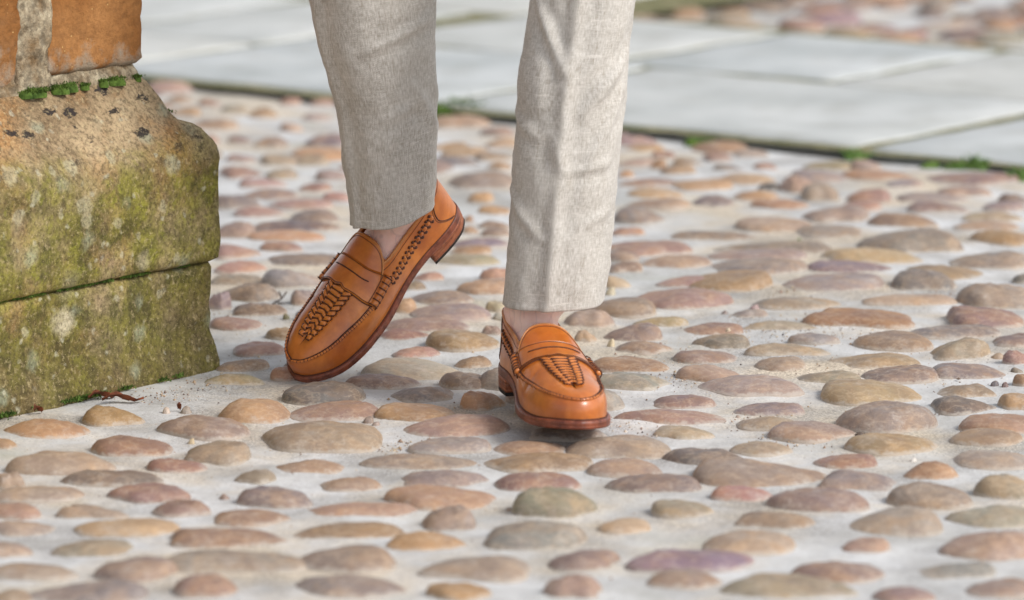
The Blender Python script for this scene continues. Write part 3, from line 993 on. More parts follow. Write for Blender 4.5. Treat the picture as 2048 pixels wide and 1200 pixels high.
pebble(1222, 695, 16, 17, (226, 210, 176), 'small whitish pebble standing between the left trouser leg and cobbles')
pebble(1456, 686, 10, 6, (214, 196, 170), 'cream pebble lying on top of a grey cobble')
bpy.context.scene.objects['pebble.001'].location.z = 0.0165
pebble(1449, 627, 14, 9, (126, 116, 118), 'dark grey chip below a long brown cobble')
pebble(1508, 618, 20, 10, (176, 150, 152), 'pinkish pebble touching the left end of a long cobble')
pebble(1476, 839, 12, 7, (168, 150, 140), 'tiny brownish pebble near the pointed grey cobble')
pebble(1989, 773, 17, 11, (92, 94, 106), 'dark bluish pebble, left of the pair near the right edge')
pebble(2010, 776, 14, 11, (112, 92, 98), 'dark mauve pebble, right of the pair near the right edge')
pebble(1995, 718, 28, 11, (176, 154, 132), 'flat oblong tan pebble beside a round tall cobble')
pebble(2034, 747, 26, 11, (132, 124, 112), 'flat grey-brown pebble below a mauve cobble at the right edge')
pebble(1826, 921, 14, 9, (236, 232, 224), 'bright white pebble above a small orange cobble')
pebble(737, 846, 22, 15, (152, 136, 128), 'grey pebble, larger of two touching near a big mauve cobble')
pebble(752, 851, 16, 9, (176, 158, 150), 'pinkish pebble, smaller of two touching near a big mauve cobble')
pebble(333, 824, 18, 14, (218, 200, 184), 'cream angular pebble right of the dead leaf by the pillar')
pebble(372, 824, 24, 15, (162, 152, 142), 'pale grey pebble in front of an orange cobble by the pillar')
pebble(383, 885, 14, 12, (206, 186, 150), 'yellowish pebble in front of a broad brown cobble')
pebble(635, 566, 22, 11, (196, 146, 60), 'small golden yellow pebble behind the raised shoe')
pebble(573, 641, 15, 12, (84, 92, 62), 'dark olive pebble left of the raised shoe')
pebble(1220, 590, 22, 17, (206, 196, 168), 'cream stone chip right of the left trouser hem')
pebble(449, 998, 22, 13, (150, 128, 118), 'mauve-brown pebble between grey and red cobbles at the lower left')
pebble(1720, 870, 20, 7, (44, 40, 46), 'thin black chip at the right end of a brown cobble')
pebble(1002, 640, 34, 14, (176, 172, 158), 'pale mottled pebble left of the planted ankle')
pebble(1476, 795, 16, 8, (150, 150, 158), 'bluish flat pebble at the edge of a wide tan cobble')

# fine grit lying on the mortar
OCT = np.array([(1, 0, 0), (0, 1, 0), (-1, 0, 0), (0, -1, 0), (0, 0, 1), (0, 0, -0.4)])
OCF = [(0, 1, 4), (1, 2, 4), (2, 3, 4), (3, 0, 4), (1, 0, 5), (2, 1, 5), (3, 2, 5), (0, 3, 5)]
GRIT = [(1580, 655, 70, 16, 420), (1640, 670, 60, 14, 300), (1330, 765, 50, 12, 260), (1280, 735, 60, 10, 120), (1935, 480, 40, 14, 160), (1900, 592, 60, 10, 200), (1400, 690, 80, 12, 140),
        (800, 896, 26, 8, 160), (1590, 880, 60, 10, 200), (1490, 845, 60, 12, 120), (460, 640, 40, 12, 180), (415, 765, 30, 12, 200), (330, 790, 40, 10, 160), (1800, 760, 120, 20, 200),
        (1690, 575, 50, 8, 140), (1560, 590, 40, 8, 80), (560, 720, 60, 20, 120), (1250, 860, 60, 14, 160), (1180, 905, 20, 6, 60), (1420, 730, 200, 60, 300), (1900, 740, 130, 60, 260),
        (700, 700, 300, 100, 300), (1100, 900, 500, 120, 300), (300, 900, 250, 80, 160), (1000, 1000, 900, 150, 260)]
parts, tints = [], []
for cx, cy, sx, sy, n in GRIT:
    for k in range(n):
        px, py = cx + rng.normal(0, sx), cy + rng.normal(0, sy)
        p = G(px, min(py, 1250))
        if in_pillar(p[0], p[1], 0) or on_slabs(p[0], p[1], 0):
            continue
        r = rng.uniform(0.0006, 0.0016) * (1 + 1.0 * (rng.random() > 0.94))
        z = ground_z(p[0], p[1])
        for s in STONES:
            dx, dy = (p[0] - s[0]) / s[2], (p[1] - s[1]) / s[3]
            q = dx * dx + dy * dy
            if q < 1:
                z = -1
                break
        if z == -1:
            continue
        sc_ = r * rng.uniform(0.6, 1.3, 3)
        parts.append((OCT * sc_ + np.array([p[0], p[1], z - 0.0005 + rng.normal(0, 0.001)]), OCF))
        col = [(206, 186, 154), (186, 160, 130), (120, 106, 100), (224, 212, 192), (78, 70, 70), (164, 130, 110)][rng.integers(6)]
        tints.append(np.tile(srgb(*col, k=0.85), (6, 1)))
V, F = join(parts)
tag(mk('gravel', V, F, MAT['pebble'], smooth=False, col=np.concatenate(tints)), 'fine sandy grit scattered on the mortar between cobbles', 'grit', kind='stuff')


def curl_leaf(px, py, L, W, ang, label, col='leaf', z=0.006):
    p = G(px, py)
    P = []
    n, m = 9, 5
    for i in range(n):
        t = i / (n - 1)
        w = W * math.sin(PI * min(max(t, 0.04), 0.97)) ** 0.8
        for j in range(m):
            q = j / (m - 1) * 2 - 1
            P.append(((t - 0.5) * L, q * w / 2, 0.004 * math.sin(3 * t * 2) + 0.28 * w * q * q + 0.002 * math.sin(9 * t + 4 * q)))
    o = mk('dead_leaf', P, grid_faces(n, m), MAT[col])
    o.location = (p[0], p[1], z)
    o.rotation_euler = (rng.uniform(-0.3, 0.3), 0, ang)
    tag(o, label, 'dead leaf', 'dead leaves by the pillar foot')


curl_leaf(246, 806, 0.052, 0.014, 0.35, 'long reddish brown curled leaf at the foot of the pillar')
curl_leaf(206, 800, 0.045, 0.012, 0.75, 'dark brown shrivelled leaf tucked against the pillar foot')
curl_leaf(77, 828, 0.020, 0.009, 1.1, 'small red-brown leaf scrap at the pillar foot nearest the left edge')
curl_leaf(358, 822, 0.009, 0.006, 1.2, 'tiny red leaf scrap beside a pale grey pebble')


def twig(px, py, paths, label):
    p = G(px, py)
    V, F = join([tube(catmull(q, 5, False), 0.0011, 6) for q in paths])
    o = mk('twig', V, F, MAT['twig'])
    o.location = tuple(p)
    tag(o, label, 'twig')


twig(563, 612, [[(-0.012, 0, 0.003), (0.0, 0.01, 0.009), (0.006, 0.02, 0.016)], [(-0.004, 0, 0.004), (0.006, -0.01, 0.004), (0.018, -0.004, 0.004)], [(0, 0.01, 0.009), (-0.004, 0.02, 0.016)]], 'dark forked twig on the mortar left of the raised shoe')

# ------------------------------------------------------------------ the person: shoes, ankles, trousers
MED = np.array([(0.004, 0), (0.006, .012), (0.012, .0195), (0.024, .0270), (.045, .0310), (.075, .0315), (.105, .0315), (.135, .0335), (.165, .0385), (.195, .0435), (.220, .0460), (.245, .0440), (.266, .0370), (.283, .0255), (.293, .0140), (.298, 0)])
LAT = np.array([(0.004, 0), (0.006, .012), (0.012, .0195), (0.024, .0265), (.045, .0305), (.075, .0325), (.105, .0345), (.135, .0375), (.165, .0420), (.195, .0455), (.220, .0465), (.245, .0440), (.266, .0370), (.283, .0265), (.293, .0150), (.298, 0)])


def dense(P):
    Q = catmull(P, 16, False)
    o = np.argsort(Q[:, 0], kind='stable')
    return Q[o]


DM, DL = dense(MED), dense(LAT)
X0, X1 = 0.004, 0.298


def yb_(sd, x):
    D = DM if sd > 0 else DL
    return np.interp(x, D[:, 0], D[:, 1])


def z0_(x):
    x = np.asarray(x, float)
    return 0.0285 - 0.0185 * smooth01(x, 0.070, 0.185) + 0.004 * smooth01(x, 0.25, 0.305)


def xs_(x):
    x = np.asarray(x, float)
    return np.where(x > 0.20, 0.20 + (x - 0.20) * 0.60, np.where(x < 0.06, 0.06 - (0.06 - x) * 0.35, x))


ZC = np.array([(.02, .20), (.04, .185), (.06, .165), (.08, .145), (.10, .121), (.115, .0985), (.125, .0910), (.14, .0825), (.155, .0762), (.17, .0715), (.19, .0670), (.21, .0610), (.23, .0560), (.245, .0525), (.2588, .0480)])
ZCD = catmull(ZC, 10, False)


def zc_(xs):
    return np.interp(xs, ZCD[:, 0], ZCD[:, 1])


def S0(sd, x, al):
    sd = np.asarray(sd, float)
    x = np.clip(np.asarray(x, float), X0, X1)
    yb = np.where(sd > 0, yb_(1, x), yb_(-1, x)) * sd
    xs = xs_(x)
    z0 = z0_(x)
    zc = zc_(xs)
    e = 0.92 - 0.14 * smooth01(x, 0.17, 0.26)
    ca, sa = np.cos(np.clip(al, 0, PI / 2)), np.sin(np.clip(al, 0, PI / 2))
    fh = 1 - np.maximum(ca, 0) ** e
    fv = np.maximum(sa, 0) ** e
    dx, dy = x - xs, yb
    L = np.sqrt(dx * dx + dy * dy) + 1e-6
    bul = (0.0025 + 0.0085 * smooth01(x, 0.085, 0.14) * (1 - smooth01(x, 0.175, 0.235))) * np.sin(np.clip(2 * al, 0, PI)) * smooth01(x, 0.004, 0.03)
    px = xs + dx * (1 - fh) + dx / L * bul
    py = dy * (1 - fh) + dy / L * bul
    pz = z0 + (zc - z0) * fv
    return np.stack([px, py, pz], -1)


def S(sd, x, al, off=0.0):
    sd, x, al, off = np.broadcast_arrays(np.asarray(sd, float), np.asarray(x, float), np.asarray(al, float), np.asarray(off, float))
    P = S0(sd, x, al)
    hx, ha = 1.5e-4, 3e-3
    xa, xb = np.clip(x - hx, X0, X1), np.clip(x + hx, X0, X1)
    aa, ab = np.clip(al - ha, 0, PI / 2 - 1e-4), np.clip(al + ha, 0, PI / 2 - 1e-4)
    n = np.cross(S0(sd, xb, al) - S0(sd, xa, al), S0(sd, x, ab) - S0(sd, x, aa))
    n /= np.linalg.norm(n, axis=-1)[..., None] + 1e-15
    ref = P - np.stack([np.clip(x, 0.03, 0.24), 0 * x, 0.02 + 0 * x], -1)
    n *= np.where((n * ref).sum(-1) < 0, -1, 1)[..., None]
    return P + n * off[..., None]


def rim_z(x):
    return np.interp(x, [0.0, 0.03, 0.06, 0.09, 0.12, 0.15, 0.17], [0.0985, 0.0935, 0.0850, 0.0780, 0.0735, 0.0735, 0.0725])


def al_of_z(x, z):
    z0, zc = z0_(x), zc_(xs_(x))
    e = 0.92 - 0.14 * smooth01(x, 0.17, 0.26)
    return np.arcsin(np.clip((z - z0) / (zc - z0), 0, 1) ** (1 / e))


def cosx(a, b, n):
    return a + (b - a) * (1 - np.cos(np.linspace(0, PI, n))) / 2


class Shoe:
    def __init__(s, mirror, Mx, parent, base, label):
        s.mir = -1.0 if mirror else 1.0
        s.flip = mirror
        s.root = None
        s.parent, s.base, s.Mx, s.label = parent, base, Mx, label
        s.build()

    def add(s, name, V, F, mat, smooth=True, solid=0.0):
        V = np.array(V, float).reshape(-1, 3) * np.array([1, s.mir, 1])
        F = [tuple(f[::-1]) for f in F] if s.flip else F
        o = mk(name, V, F, mat, s.root if s.root else s.parent, smooth)
        if s.root is None:
            s.root = o
            o.matrix_local = Matrix.Translation(-Vector(s.base)) @ s.Mx
        return o

    def strip(s, sd, x, al, off):
        """regular patch on the shoe surface with a turned-down edge"""
        x, al, off = np.array(x, float), np.array(al, float), np.broadcast_to(off, np.shape(x)).astype(float)
        sd = np.broadcast_to(sd, x.shape)
        P = S(sd, x, al, off)
        Q = S(sd, x, al, -0.0012)
        nu, nv = x.shape
        top = P.reshape(-1, 3)
        F = grid_faces(nu, nv)
        edge = [i * nv for i in range(nu)] + [(nu - 1) * nv + j for j in range(1, nv)] + [i * nv + nv - 1 for i in range(nu - 2, -1, -1)] + [j for j in range(nv - 2, 0, -1)]
        bot = Q.reshape(-1, 3)[edge]
        n = len(top)
        for k in range(len(edge)):
            k2 = (k + 1) % len(edge)
            F.append((edge[k], edge[k2], n + k2, n + k))
        return np.concatenate([top, bot]), F

    def over(s, xb, al_e, off, nu=9, nv=31):
        """patch across the instep; xb(beta)->(x0,x1); al_e edge angle"""
        be = np.linspace(-1, 1, nv)
        x, al, sd = np.zeros((nu, nv)), np.zeros((nu, nv)), np.zeros((nu, nv))
        for j, b in enumerate(be):
            a0, a1 = xb(b)
            x[:, j] = np.linspace(a0, a1, nu)
            al[:, j] = PI / 2 - abs(b) * (PI / 2 - al_e)
            sd[:, j] = 1.0 if b >= 0 else -1.0
        return s.strip(sd, x, al, off)

    def line(s, sd, x, al, off, r, n=6):
        return tube(S(sd, np.asarray(x, float), np.asarray(al, float), off), r, n)

    def arc(s, x, w):
        """side and angle of the point a distance w (signed, medial +) across from the centre line at x"""
        x, w = np.broadcast_arrays(np.asarray(x, float), np.asarray(w, float))
        sd = np.where(w >= 0, 1.0, -1.0)
        t = np.linspace(0, 1, 60) ** 2 * (PI / 2 - 0.15)
        al = PI / 2 - t
        shp = x.shape
        xf, wf, sf = x.ravel(), np.abs(w).ravel(), sd.ravel()
        out = np.empty(len(xf))
        for k in range(len(xf)):
            P = S0(sf[k], np.full(60, xf[k]), al)
            L = np.concatenate([[0], np.cumsum(np.linalg.norm(np.diff(P, axis=0), axis=1))])
            out[k] = np.interp(wf[k], L, al)
        return sd, out.reshape(shp)

    @staticmethod
    def xo(xs):
        """outline position whose spine point is xs"""
        return np.where(np.asarray(xs) > 0.20, 0.20 + (np.asarray(xs) - 0.20) / 0.60, xs)

    def top_pillow(s, xc, wc, L, W, rot, base, dome, pw=0.5, taper=0.0):
        u, v = np.meshgrid(np.linspace(-1, 1, 9), np.linspace(-1, 1, 6), indexing='ij')
        du, dv = u * L / 2, v * (1 - 0.2 * np.abs(u) ** 3 - taper * u) * W / 2
        cx, sx = math.cos(rot), math.sin(rot)
        x = s.xo(xc + dv * cx - du * sx)
        sd, a = s.arc(x, wc + du * cx + dv * sx)
        h = base + dome * np.clip((1 - np.abs(u) ** 2.6) * (1 - np.abs(v) ** 2.2), 0, 1) ** pw
        return s.strip(sd, x, a, h)

    def top_line(s, xs, w, off, r):
        x = s.xo(np.asarray(xs, float))
        sd, a = s.arc(x, w)
        return tube(S(sd, x, a, off), r, 5)

    def pillow(s, sd, xc, alc, L, W, rot, base, dome, pw=0.6):
        """a small padded strip of leather lying on the surface"""
        g = S(sd, xc, alc + 0.01) - S(sd, xc, alc - 0.01)
        ma = np.linalg.norm(g) / 0.02
        u, v = np.meshgrid(np.linspace(-1, 1, 7), np.linspace(-1, 1, 5), indexing='ij')
        sh = (1 - 0.22 * np.abs(u) ** 3)
        du, dv = u * L / 2, v * sh * W / 2
        cx, sx = math.cos(rot), math.sin(rot)
        x = xc + du * cx - dv * sx
        a = alc + (du * sx + dv * cx) / ma
        sdd = np.where(a > PI / 2, -sd, sd)
        a = np.where(a > PI / 2, PI - a, a)
        h = base + dome * np.clip((1 - np.abs(u) ** 2.4) * (1 - np.abs(v) ** 2.4), 0, 1) ** pw
        return s.strip(sdd, x, a, h)

    def build(s):
        # --- upper: vamp and quarters as one skin
        xq = cosx(X0, 0.175, 40)
        parts = []
        na = 14
        for sd in (1, -1):
            am = al_of_z(xq, rim_z(xq))
            al = am[:, None] * np.linspace(0, 1, na)[None]
            P = S(sd, xq[:, None] + 0 * al, al)
            parts.append((P.reshape(-1, 3), grid_faces(len(xq), na, flip=sd > 0)))
            Pi = S(sd, xq[:, None] + 0 * al, al, -0.0018)
            parts.append((Pi.reshape(-1, 3), grid_faces(len(xq), na, flip=sd < 0)))
        xv = np.concatenate([np.linspace(0.128, 0.2, 22)[:-1], cosx(0.2, X1, 40)[1:]]) if False else np.concatenate([np.linspace(0.128, 0.24, 34)[:-1], X1 - (X1 - 0.24) * np.cos(np.linspace(0, PI / 2, 34))])
        nb = 34
        for sd in (1, -1):
            al = np.broadcast_to(np.linspace(0, PI / 2, nb)[None], (len(xv), nb))
            xx = xv[:, None] + 0 * al
            dal = al - s.seam(xx)
            off = -0.0012 * smooth01(dal, -0.02, 0.06) + 0.0004 * np.sin(xx * 420) * np.exp(-(dal / 0.08) ** 2)
            # a slight crease across the flex line
            off = off - 0.0010 * np.exp(-((xx - 0.206 - 0.012 * np.sin(al * 3)) / 0.004) ** 2) * smooth01(al, 0.25, 0.7) * (1 - smooth01(al, 1.0, 1.3))
            P = S(sd, xx, al, off)
            parts.append((P.reshape(-1, 3), grid_faces(len(xv), nb, flip=sd > 0)))
        V, F = join(parts)
        s.add('loafer', V, F, MAT['tan'])
        bm = bmesh.new()
        bm.from_mesh(s.root.data)
        bmesh.ops.remove_doubles(bm, verts=bm.verts, dist=1.2e-4)
        bmesh.ops.recalc_face_normals(bm, faces=bm.faces)
        bm.to_mesh(s.root.data)
        bm.free()
        s.root['label'] = s.label
        # --- sole, welt and heel
        N = 150
        xm = X0 + (X1 - X0) * (1 - np.cos(np.linspace(0, PI, N // 2 + 1))) / 2
        out = np.concatenate([np.stack([xm, yb_(1, xm)], 1), np.stack([xm[::-1][1:-1], -yb_(-1, xm[::-1][1:-1])], 1)])
        T = np.roll(out, -1, 0) - np.roll(out, 1, 0)
        Nn = np.stack([-T[:, 1], T[:, 0]], 1)
        Nn /= np.linalg.norm(Nn, axis=1)[:, None]
        ctr = np.array([0.15, 0])
        if ((Nn * (out - ctr)).sum(1)).mean() < 0:
            Nn = -Nn
        ext = 0.0015 + 0.0034 * smooth01(out[:, 0], 0.10, 0.18)

        def ring(e, dz, k=1.0, abs_z=None):
            p = out * k + ctr * (1 - k) + Nn * (ext * e)[:, None]
            z = z0_(np.clip(out[:, 0], 0, 0.3)) + dz if abs_z is None else np.full(len(p), abs_z)
            return np.concatenate([p, z[:, None]], 1)

        th = -0.0085
        V, F = loft([ring(-0.5, 0.0016, 0.96), ring(0.55, 0.0016), ring(0.95, 0.0008), ring(1.05, -0.002), ring(0.98, -0.0042), ring(0.94, -0.0048), ring(1.02, -0.0054), ring(0.98, th + 0.001), ring(0.7, th), ring(-1, th, 0.9), ring(-1, th, 0.4), ring(-1, th, 0.02)])
        s.add('sole', V, F, MAT['sole'])
        V, F = tube(ring(0.12, 0.0022), 0.0009, 6, True)
        s.add('welt_seam', V, F, MAT['stitch'])
        sel = out[:, 0] < 0.079
        hp = out[sel] + Nn[sel] * 0.0012
        o = np.argsort(np.arctan2(hp[:, 1], hp[:, 0] - 0.078))
        hp = hp[np.argsort((np.arctan2(hp[:, 1], -(hp[:, 0] - 0.079))))]
        fr = np.stack([0.077 - 0.004 * np.cos(np.linspace(-1.2, 1.2, 7)), np.linspace(hp[-1, 1], hp[0, 1], 9)[1:-1]], 1)
        hp = np.concatenate([hp, fr])
        hc = np.array([0.04, 0])
        rings = []
        for z, k in ((0.0206, 1.0), (0.0150, 0.992), (0.0146, 0.982), (0.0142, 0.99), (0.0086, 0.978), (0.0082, 0.968), (0.0078, 0.974), (0.0046, 0.965)):
            rings.append(np.concatenate([(hp - hc) * k + hc, np.full((len(hp), 1), z)], 1))
        rings[0][:, 2] = z0_(rings[0][:, 0]) + th + 0.0005
        rings = rings[::-1]
        V, F = loft(rings)
        s.add('heel', V, F, MAT['heel'])
        V, F = loft([np.concatenate([(hp - hc) * k + hc, np.full((len(hp), 1), z)], 1) for z, k in ((0.0, 0.95), (0.0008, 0.965), (0.0044, 0.965), (0.0047, 0.95))])
        s.add('heel_tip', V, F, MAT['rubber'])
        # --- topline binding and its stitch line
        xr = cosx(X0, 0.160, 60)
        ar = al_of_z(xr, rim_z(xr))
        top = np.concatenate([S(1, xr, ar, -0.0006)[::-1], S(-1, xr, ar, -0.0006)[1:]])
        V, F = tube(top, 0.0021, 8)
        s.add('topline_binding', V, F, MAT['tan_edge'])
        a2 = al_of_z(xr, rim_z(xr) - 0.0055)
        V, F = tube(np.concatenate([S(1, xr, a2, 0.0)[::-1], S(-1, xr, a2, 0.0)[1:]]), 0.0005, 5)
        s.add('topline_stitching', V, F, MAT['stitch'])
        # --- heel counter seam
        pts = []
        t = np.linspace(0, 1, 24)
        cx = 0.034 - 0.006 * t + 0.012 * np.sin(PI * t * 0.9)
        cx = np.where(t > 0.6, cx - (t - 0.6) ** 1.6 * 0.05, cx)
        cz = 0.0885 - t * 0.055
        parts = []
        for sd in (1, -1):
            V, F = s.line(sd, cx, al_of_z(cx, cz), 0.0002, 0.0008)
            s.add('counter_seam', V, F, MAT['stitch'])
            V, F = s.line(sd, cx + 0.0028, al_of_z(cx + 0.0028, cz), 0.0, 0.0004)
            s.add('counter_stitching', V, F, MAT['stitch'])
        # --- apron seam: rolled ridge with a dark stitched groove inside it
        xa = np.concatenate([np.linspace(0.150, 0.24, 50)[:-1], X1 - (X1 - 0.24) * np.cos(np.linspace(0, PI / 2, 60))])
        sm = s.seam(xa)
        k = np.arange(2 * len(xa) - 1)
        ridge = np.concatenate([S(1, xa, sm - 0.03, 0.0002), S(-1, xa[::-1][1:], sm[::-1][1:] - 0.03, 0.0002)])
        V, F = tube(ridge, 0.0017 + 0.0003 * np.sin(k * 1.9), 8)
        s.add('apron_ridge', V, F, MAT['tan'])
        gro = np.concatenate([S(1, xa, sm + 0.035, -0.0006), S(-1, xa[::-1][1:], sm[::-1][1:] + 0.035, -0.0006)])
        parts = [tube(gro, 0.0009, 6)]
        # short stitches across the ridge
        for sd in (1, -1):
            xi = 0.152
            while xi < X1 - 0.0002:
                am = s.seam(xi)
                w = 0.0045 if xi > 0.27 else 0.004
                P = S(sd, np.full(5, xi), np.linspace(am - 0.075, am + 0.03, 5), np.array([0.0006, 0.0017, 0.0020, 0.0014, 0.0]))
                parts.append(tube(P, 0.00042, 4))
                g = np.linalg.norm(S(sd, min(xi + 2e-4, X1), am) - S(sd, xi, am)) / 2e-4
                xi += w / max(g, 0.6)
        V, F = join(parts)
        s.add('apron_stitching', V, F, MAT['stitch'])
        # --- tongue
        def tb(b):
            return 0.1195 + 0.030 * abs(b) ** 4.2, 0.166
        V, F = s.over(tb, 0.80, 0.0016, 14, 41)
        s.add('tongue', V, F, MAT['tan'])
        be = np.linspace(-0.96, 0.96, 61)
        xe = np.array([tb(b)[0] + 0.0012 for b in be])
        ae = PI / 2 - np.abs(be) * (PI / 2 - 0.80)
        V, F = tube(S(np.sign(be + 1e-9), xe, ae, 0.0016), 0.0011, 6)
        s.add('tongue_edge', V, F, MAT['tan_edge'])
        V, F = tube(S(np.sign(be + 1e-9), xe + 0.0035, ae, 0.0018), 0.0004, 5)
        s.add('tongue_stitching', V, F, MAT['stitch'])
        # --- saddle strap with its slot
        AE = 0.585

        def sb(b):
            notch = 0.0034 * math.exp(-((abs(b) - 0.0) / 0.07) ** 2)
            sh_ = 0.009 * (1 - float(smooth01(b, 0.25, 1.0)))
            return 0.1400 + sh_ - 0.002 * b * b, 0.1775 + sh_ + 0.003 * abs(b) ** 1.5 - notch + 0.0012 * math.cos(9 * b)
        V, F = s.over(sb, AE, 0.0019, 9, 61)
        s.add('saddle_strap', V, F, MAT['tan'])
        be = np.linspace(-0.52, 0.52, 31)
        al = PI / 2 - np.abs(be) * (PI / 2 - AE)
        parts = [tube(S(np.sign(be + 1e-9), 0.1545 + np.array([0.009 * (1 - float(smooth01(b_, 0.25, 1.0))) for b_ in be]), al, 0.0024), np.where(np.abs(be) > 0.49, 0.0003, 0.00085), 6)]
        be = np.linspace(-0.99, 0.99, 61)
        al = PI / 2 - np.abs(be) * (PI / 2 - AE)
        parts.append(tube(S(np.sign(be + 1e-9), np.array([sb(b)[0] + 0.0024 for b in be]), al, 0.0024), 0.0004, 5))
        parts.append(tube(S(np.sign(be + 1e-9), np.array([sb(b)[1] - 0.0020 for b in be]), al, 0.0024), 0.0004, 5))
        parts.append(tube(S(np.sign(be + 1e-9), np.array([sb(b)[1] + 0.0006 for b in be]), al, 0.0006), 0.0008, 5))
        for sd in (1, -1):
            b = 0.76
            xx = np.linspace(sb(b)[0] + 0.002, sb(b)[1] - 0.002, 12)
            parts.append(tube(S(sd, xx, np.full(12, PI / 2 - b * (PI / 2 - AE)), 0.0024), 0.0005, 5))
        V, F = join(parts)
        s.add('strap_stitching', V, F, MAT['stitch'])
        # --- whipped roll at both ends of the strap
        for sd in (1, -1):
            xo_ = 0.009 if sd < 0 else 0.0
            xx = np.linspace(0.1395, 0.1800, 45) + xo_
            r = 0.0040 + 0.0008 * np.abs(np.sin(np.linspace(0, 5 * PI, 45))) - 0.0014 * (np.linspace(-1, 1, 45) ** 8)
            V, F = tube(S(sd, xx, np.full(45, AE + 0.085), 0.0028), r, 10)
            s.add('strap_roll', V, F, MAT['tan'])
            parts = []
            for q in range(6):
                xk = 0.1412 + xo_ + q * 0.0075
                th_ = np.linspace(-1.0, 1.0, 9)
                c0 = np.array([S(sd, xk + 0.0012 * t2, AE + 0.085 + 0.12 * t2, 0.0028 + 0.0044 * math.cos(t2 * 1.45)) for t2 in th_])
                parts.append(tube(c0, 0.00085, 5))
            parts.append(tube(S(sd, xx, np.full(45, AE - 0.055), 0.0006), 0.0009, 5))
            V, F = join(parts)
            s.add('roll_lacing', V, F, MAT['stitch'])
        # --- plaited panel on the apron: a spine of overlapping tabs between two slanting rows
        rj = np.random.default_rng(5 if s.flip else 8)
        for k in range(10):
            t = k / 9
            x = 0.1900 + 0.0600 * t
            wv = 0.0215 - 0.0065 * t
            V, F = s.top_pillow(x, 0.0, wv * rj.uniform(0.92, 1.06), 0.0052, rj.uniform(-0.12, 0.12), 0.0004, 0.0019, 0.4)
            s.add('woven_tab', V, F, MAT['tan'])
            b = np.linspace(-1, 1, 9)
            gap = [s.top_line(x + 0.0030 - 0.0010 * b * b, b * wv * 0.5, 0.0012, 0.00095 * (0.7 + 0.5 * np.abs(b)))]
            for q in (1, -1):
                ws = 0.0128 - 0.0025 * t
                wc = wv * 0.5 + ws * 0.36
                V, F = s.top_pillow(x - 0.0005, q * wc, ws, 0.0045, (0.55 + rj.uniform(-0.15, 0.15)) * q, 0.0002, 0.0020, 0.45)
                s.add('woven_strip', V, F, MAT['tan'])
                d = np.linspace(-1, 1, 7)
                # the dark burnished slit along the strand, widest where it dives under
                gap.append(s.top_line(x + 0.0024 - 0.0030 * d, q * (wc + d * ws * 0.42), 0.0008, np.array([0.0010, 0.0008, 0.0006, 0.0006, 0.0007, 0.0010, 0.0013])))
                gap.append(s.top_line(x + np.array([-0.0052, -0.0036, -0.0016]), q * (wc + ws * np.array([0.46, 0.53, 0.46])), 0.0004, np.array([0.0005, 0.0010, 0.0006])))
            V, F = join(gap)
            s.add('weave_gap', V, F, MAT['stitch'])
        # --- woven row along the quarters
        for sd in (1, -1):
            for k in range(13):
                x = 0.0495 + k * 0.0073
                zc = rim_z(x) - 0.0195 - 0.004 * k / 12
                a = float(al_of_z(x, zc))
                V, F = s.pillow(sd, x, a, 0.0074, 0.0066, 0.75 if k % 2 else -0.15, 0.0001, 0.0022, 0.5)
                s.add('woven_knot', V, F, MAT['tan'])
                ma = np.linalg.norm(S(sd, x, a + 0.01) - S(sd, x, a - 0.01)) / 0.02
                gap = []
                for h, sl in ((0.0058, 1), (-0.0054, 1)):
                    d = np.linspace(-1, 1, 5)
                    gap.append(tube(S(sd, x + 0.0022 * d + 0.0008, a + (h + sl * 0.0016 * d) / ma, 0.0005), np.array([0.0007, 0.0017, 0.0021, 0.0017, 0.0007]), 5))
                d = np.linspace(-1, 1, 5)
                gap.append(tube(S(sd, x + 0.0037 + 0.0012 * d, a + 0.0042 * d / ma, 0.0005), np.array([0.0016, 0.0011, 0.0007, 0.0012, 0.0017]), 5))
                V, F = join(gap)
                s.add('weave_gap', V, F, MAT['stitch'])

    @staticmethod
    def seam(x):
        x = np.asarray(x, float)
        return 0.66 + 0.07 * smooth01(x, 0.17, 0.29)

    def world(s, p):
        p = np.asarray(p, float) * np.array([1, s.mir, 1])
        return np.array(s.Mx @ Vector(p))


def pose(pos, yaw, pitch, roll, sc):
    return Matrix.Translation(pos) @ Matrix.Rotation(yaw, 4, 'Z') @ Matrix.Rotation(pitch, 4, 'Y') @ Matrix.Rotation(roll, 4, 'X') @ Matrix.Scale(sc, 4)


BASE = np.array([-0.06, 5.50, 0.0])
person = empty('person', tuple(BASE))
tag(person, 'person in pale linen trousers and tan woven loafers, right heel lifted mid-stride', 'person')
MXA = pose((-0.0636, 5.683, 0.1985), -2.68599, 0.72388, -0.43943, 1.0)
MXB = pose((0.0045, 5.440, 0.0240), -1.322, 0.004, -0.045, 1.015)
shoeA = Shoe(False, MXA, person, BASE, 'tan loafer of the raised right foot, standing on its toe')
shoeB = Shoe(True, MXB, person, BASE, 'tan loafer planted flat, toe towards the viewer')

# --- trousers: (row, left, right, depth) of each leg's outline, then the unseen part up to the waist
LEG_A = [(425, 705, 865, 5.585), (380, 699, 868, 5.583), (330, 690, 868, 5.58), (270, 681, 871, 5.575), (200, 672, 873, 5.57), (130, 651, 869, 5.56), (60, 634, 869, 5.55), (0, 622, 868, 5.54), (-70, 607, 870, 5.53)]
LEG_B = [(602, 1005, 1209, 5.380), (550, 1007, 1216, 5.382), (480, 1012, 1223, 5.385), (400, 1018, 1230, 5.388), (300, 1024, 1243, 5.392), (220, 1030, 1251, 5.396), (150, 1034, 1258, 5.40), (90, 1048, 1264, 5.404), (40, 1056, 1270, 5.407), (0, 1060, 1275, 5.41), (-70, 1066, 1284, 5.413)]


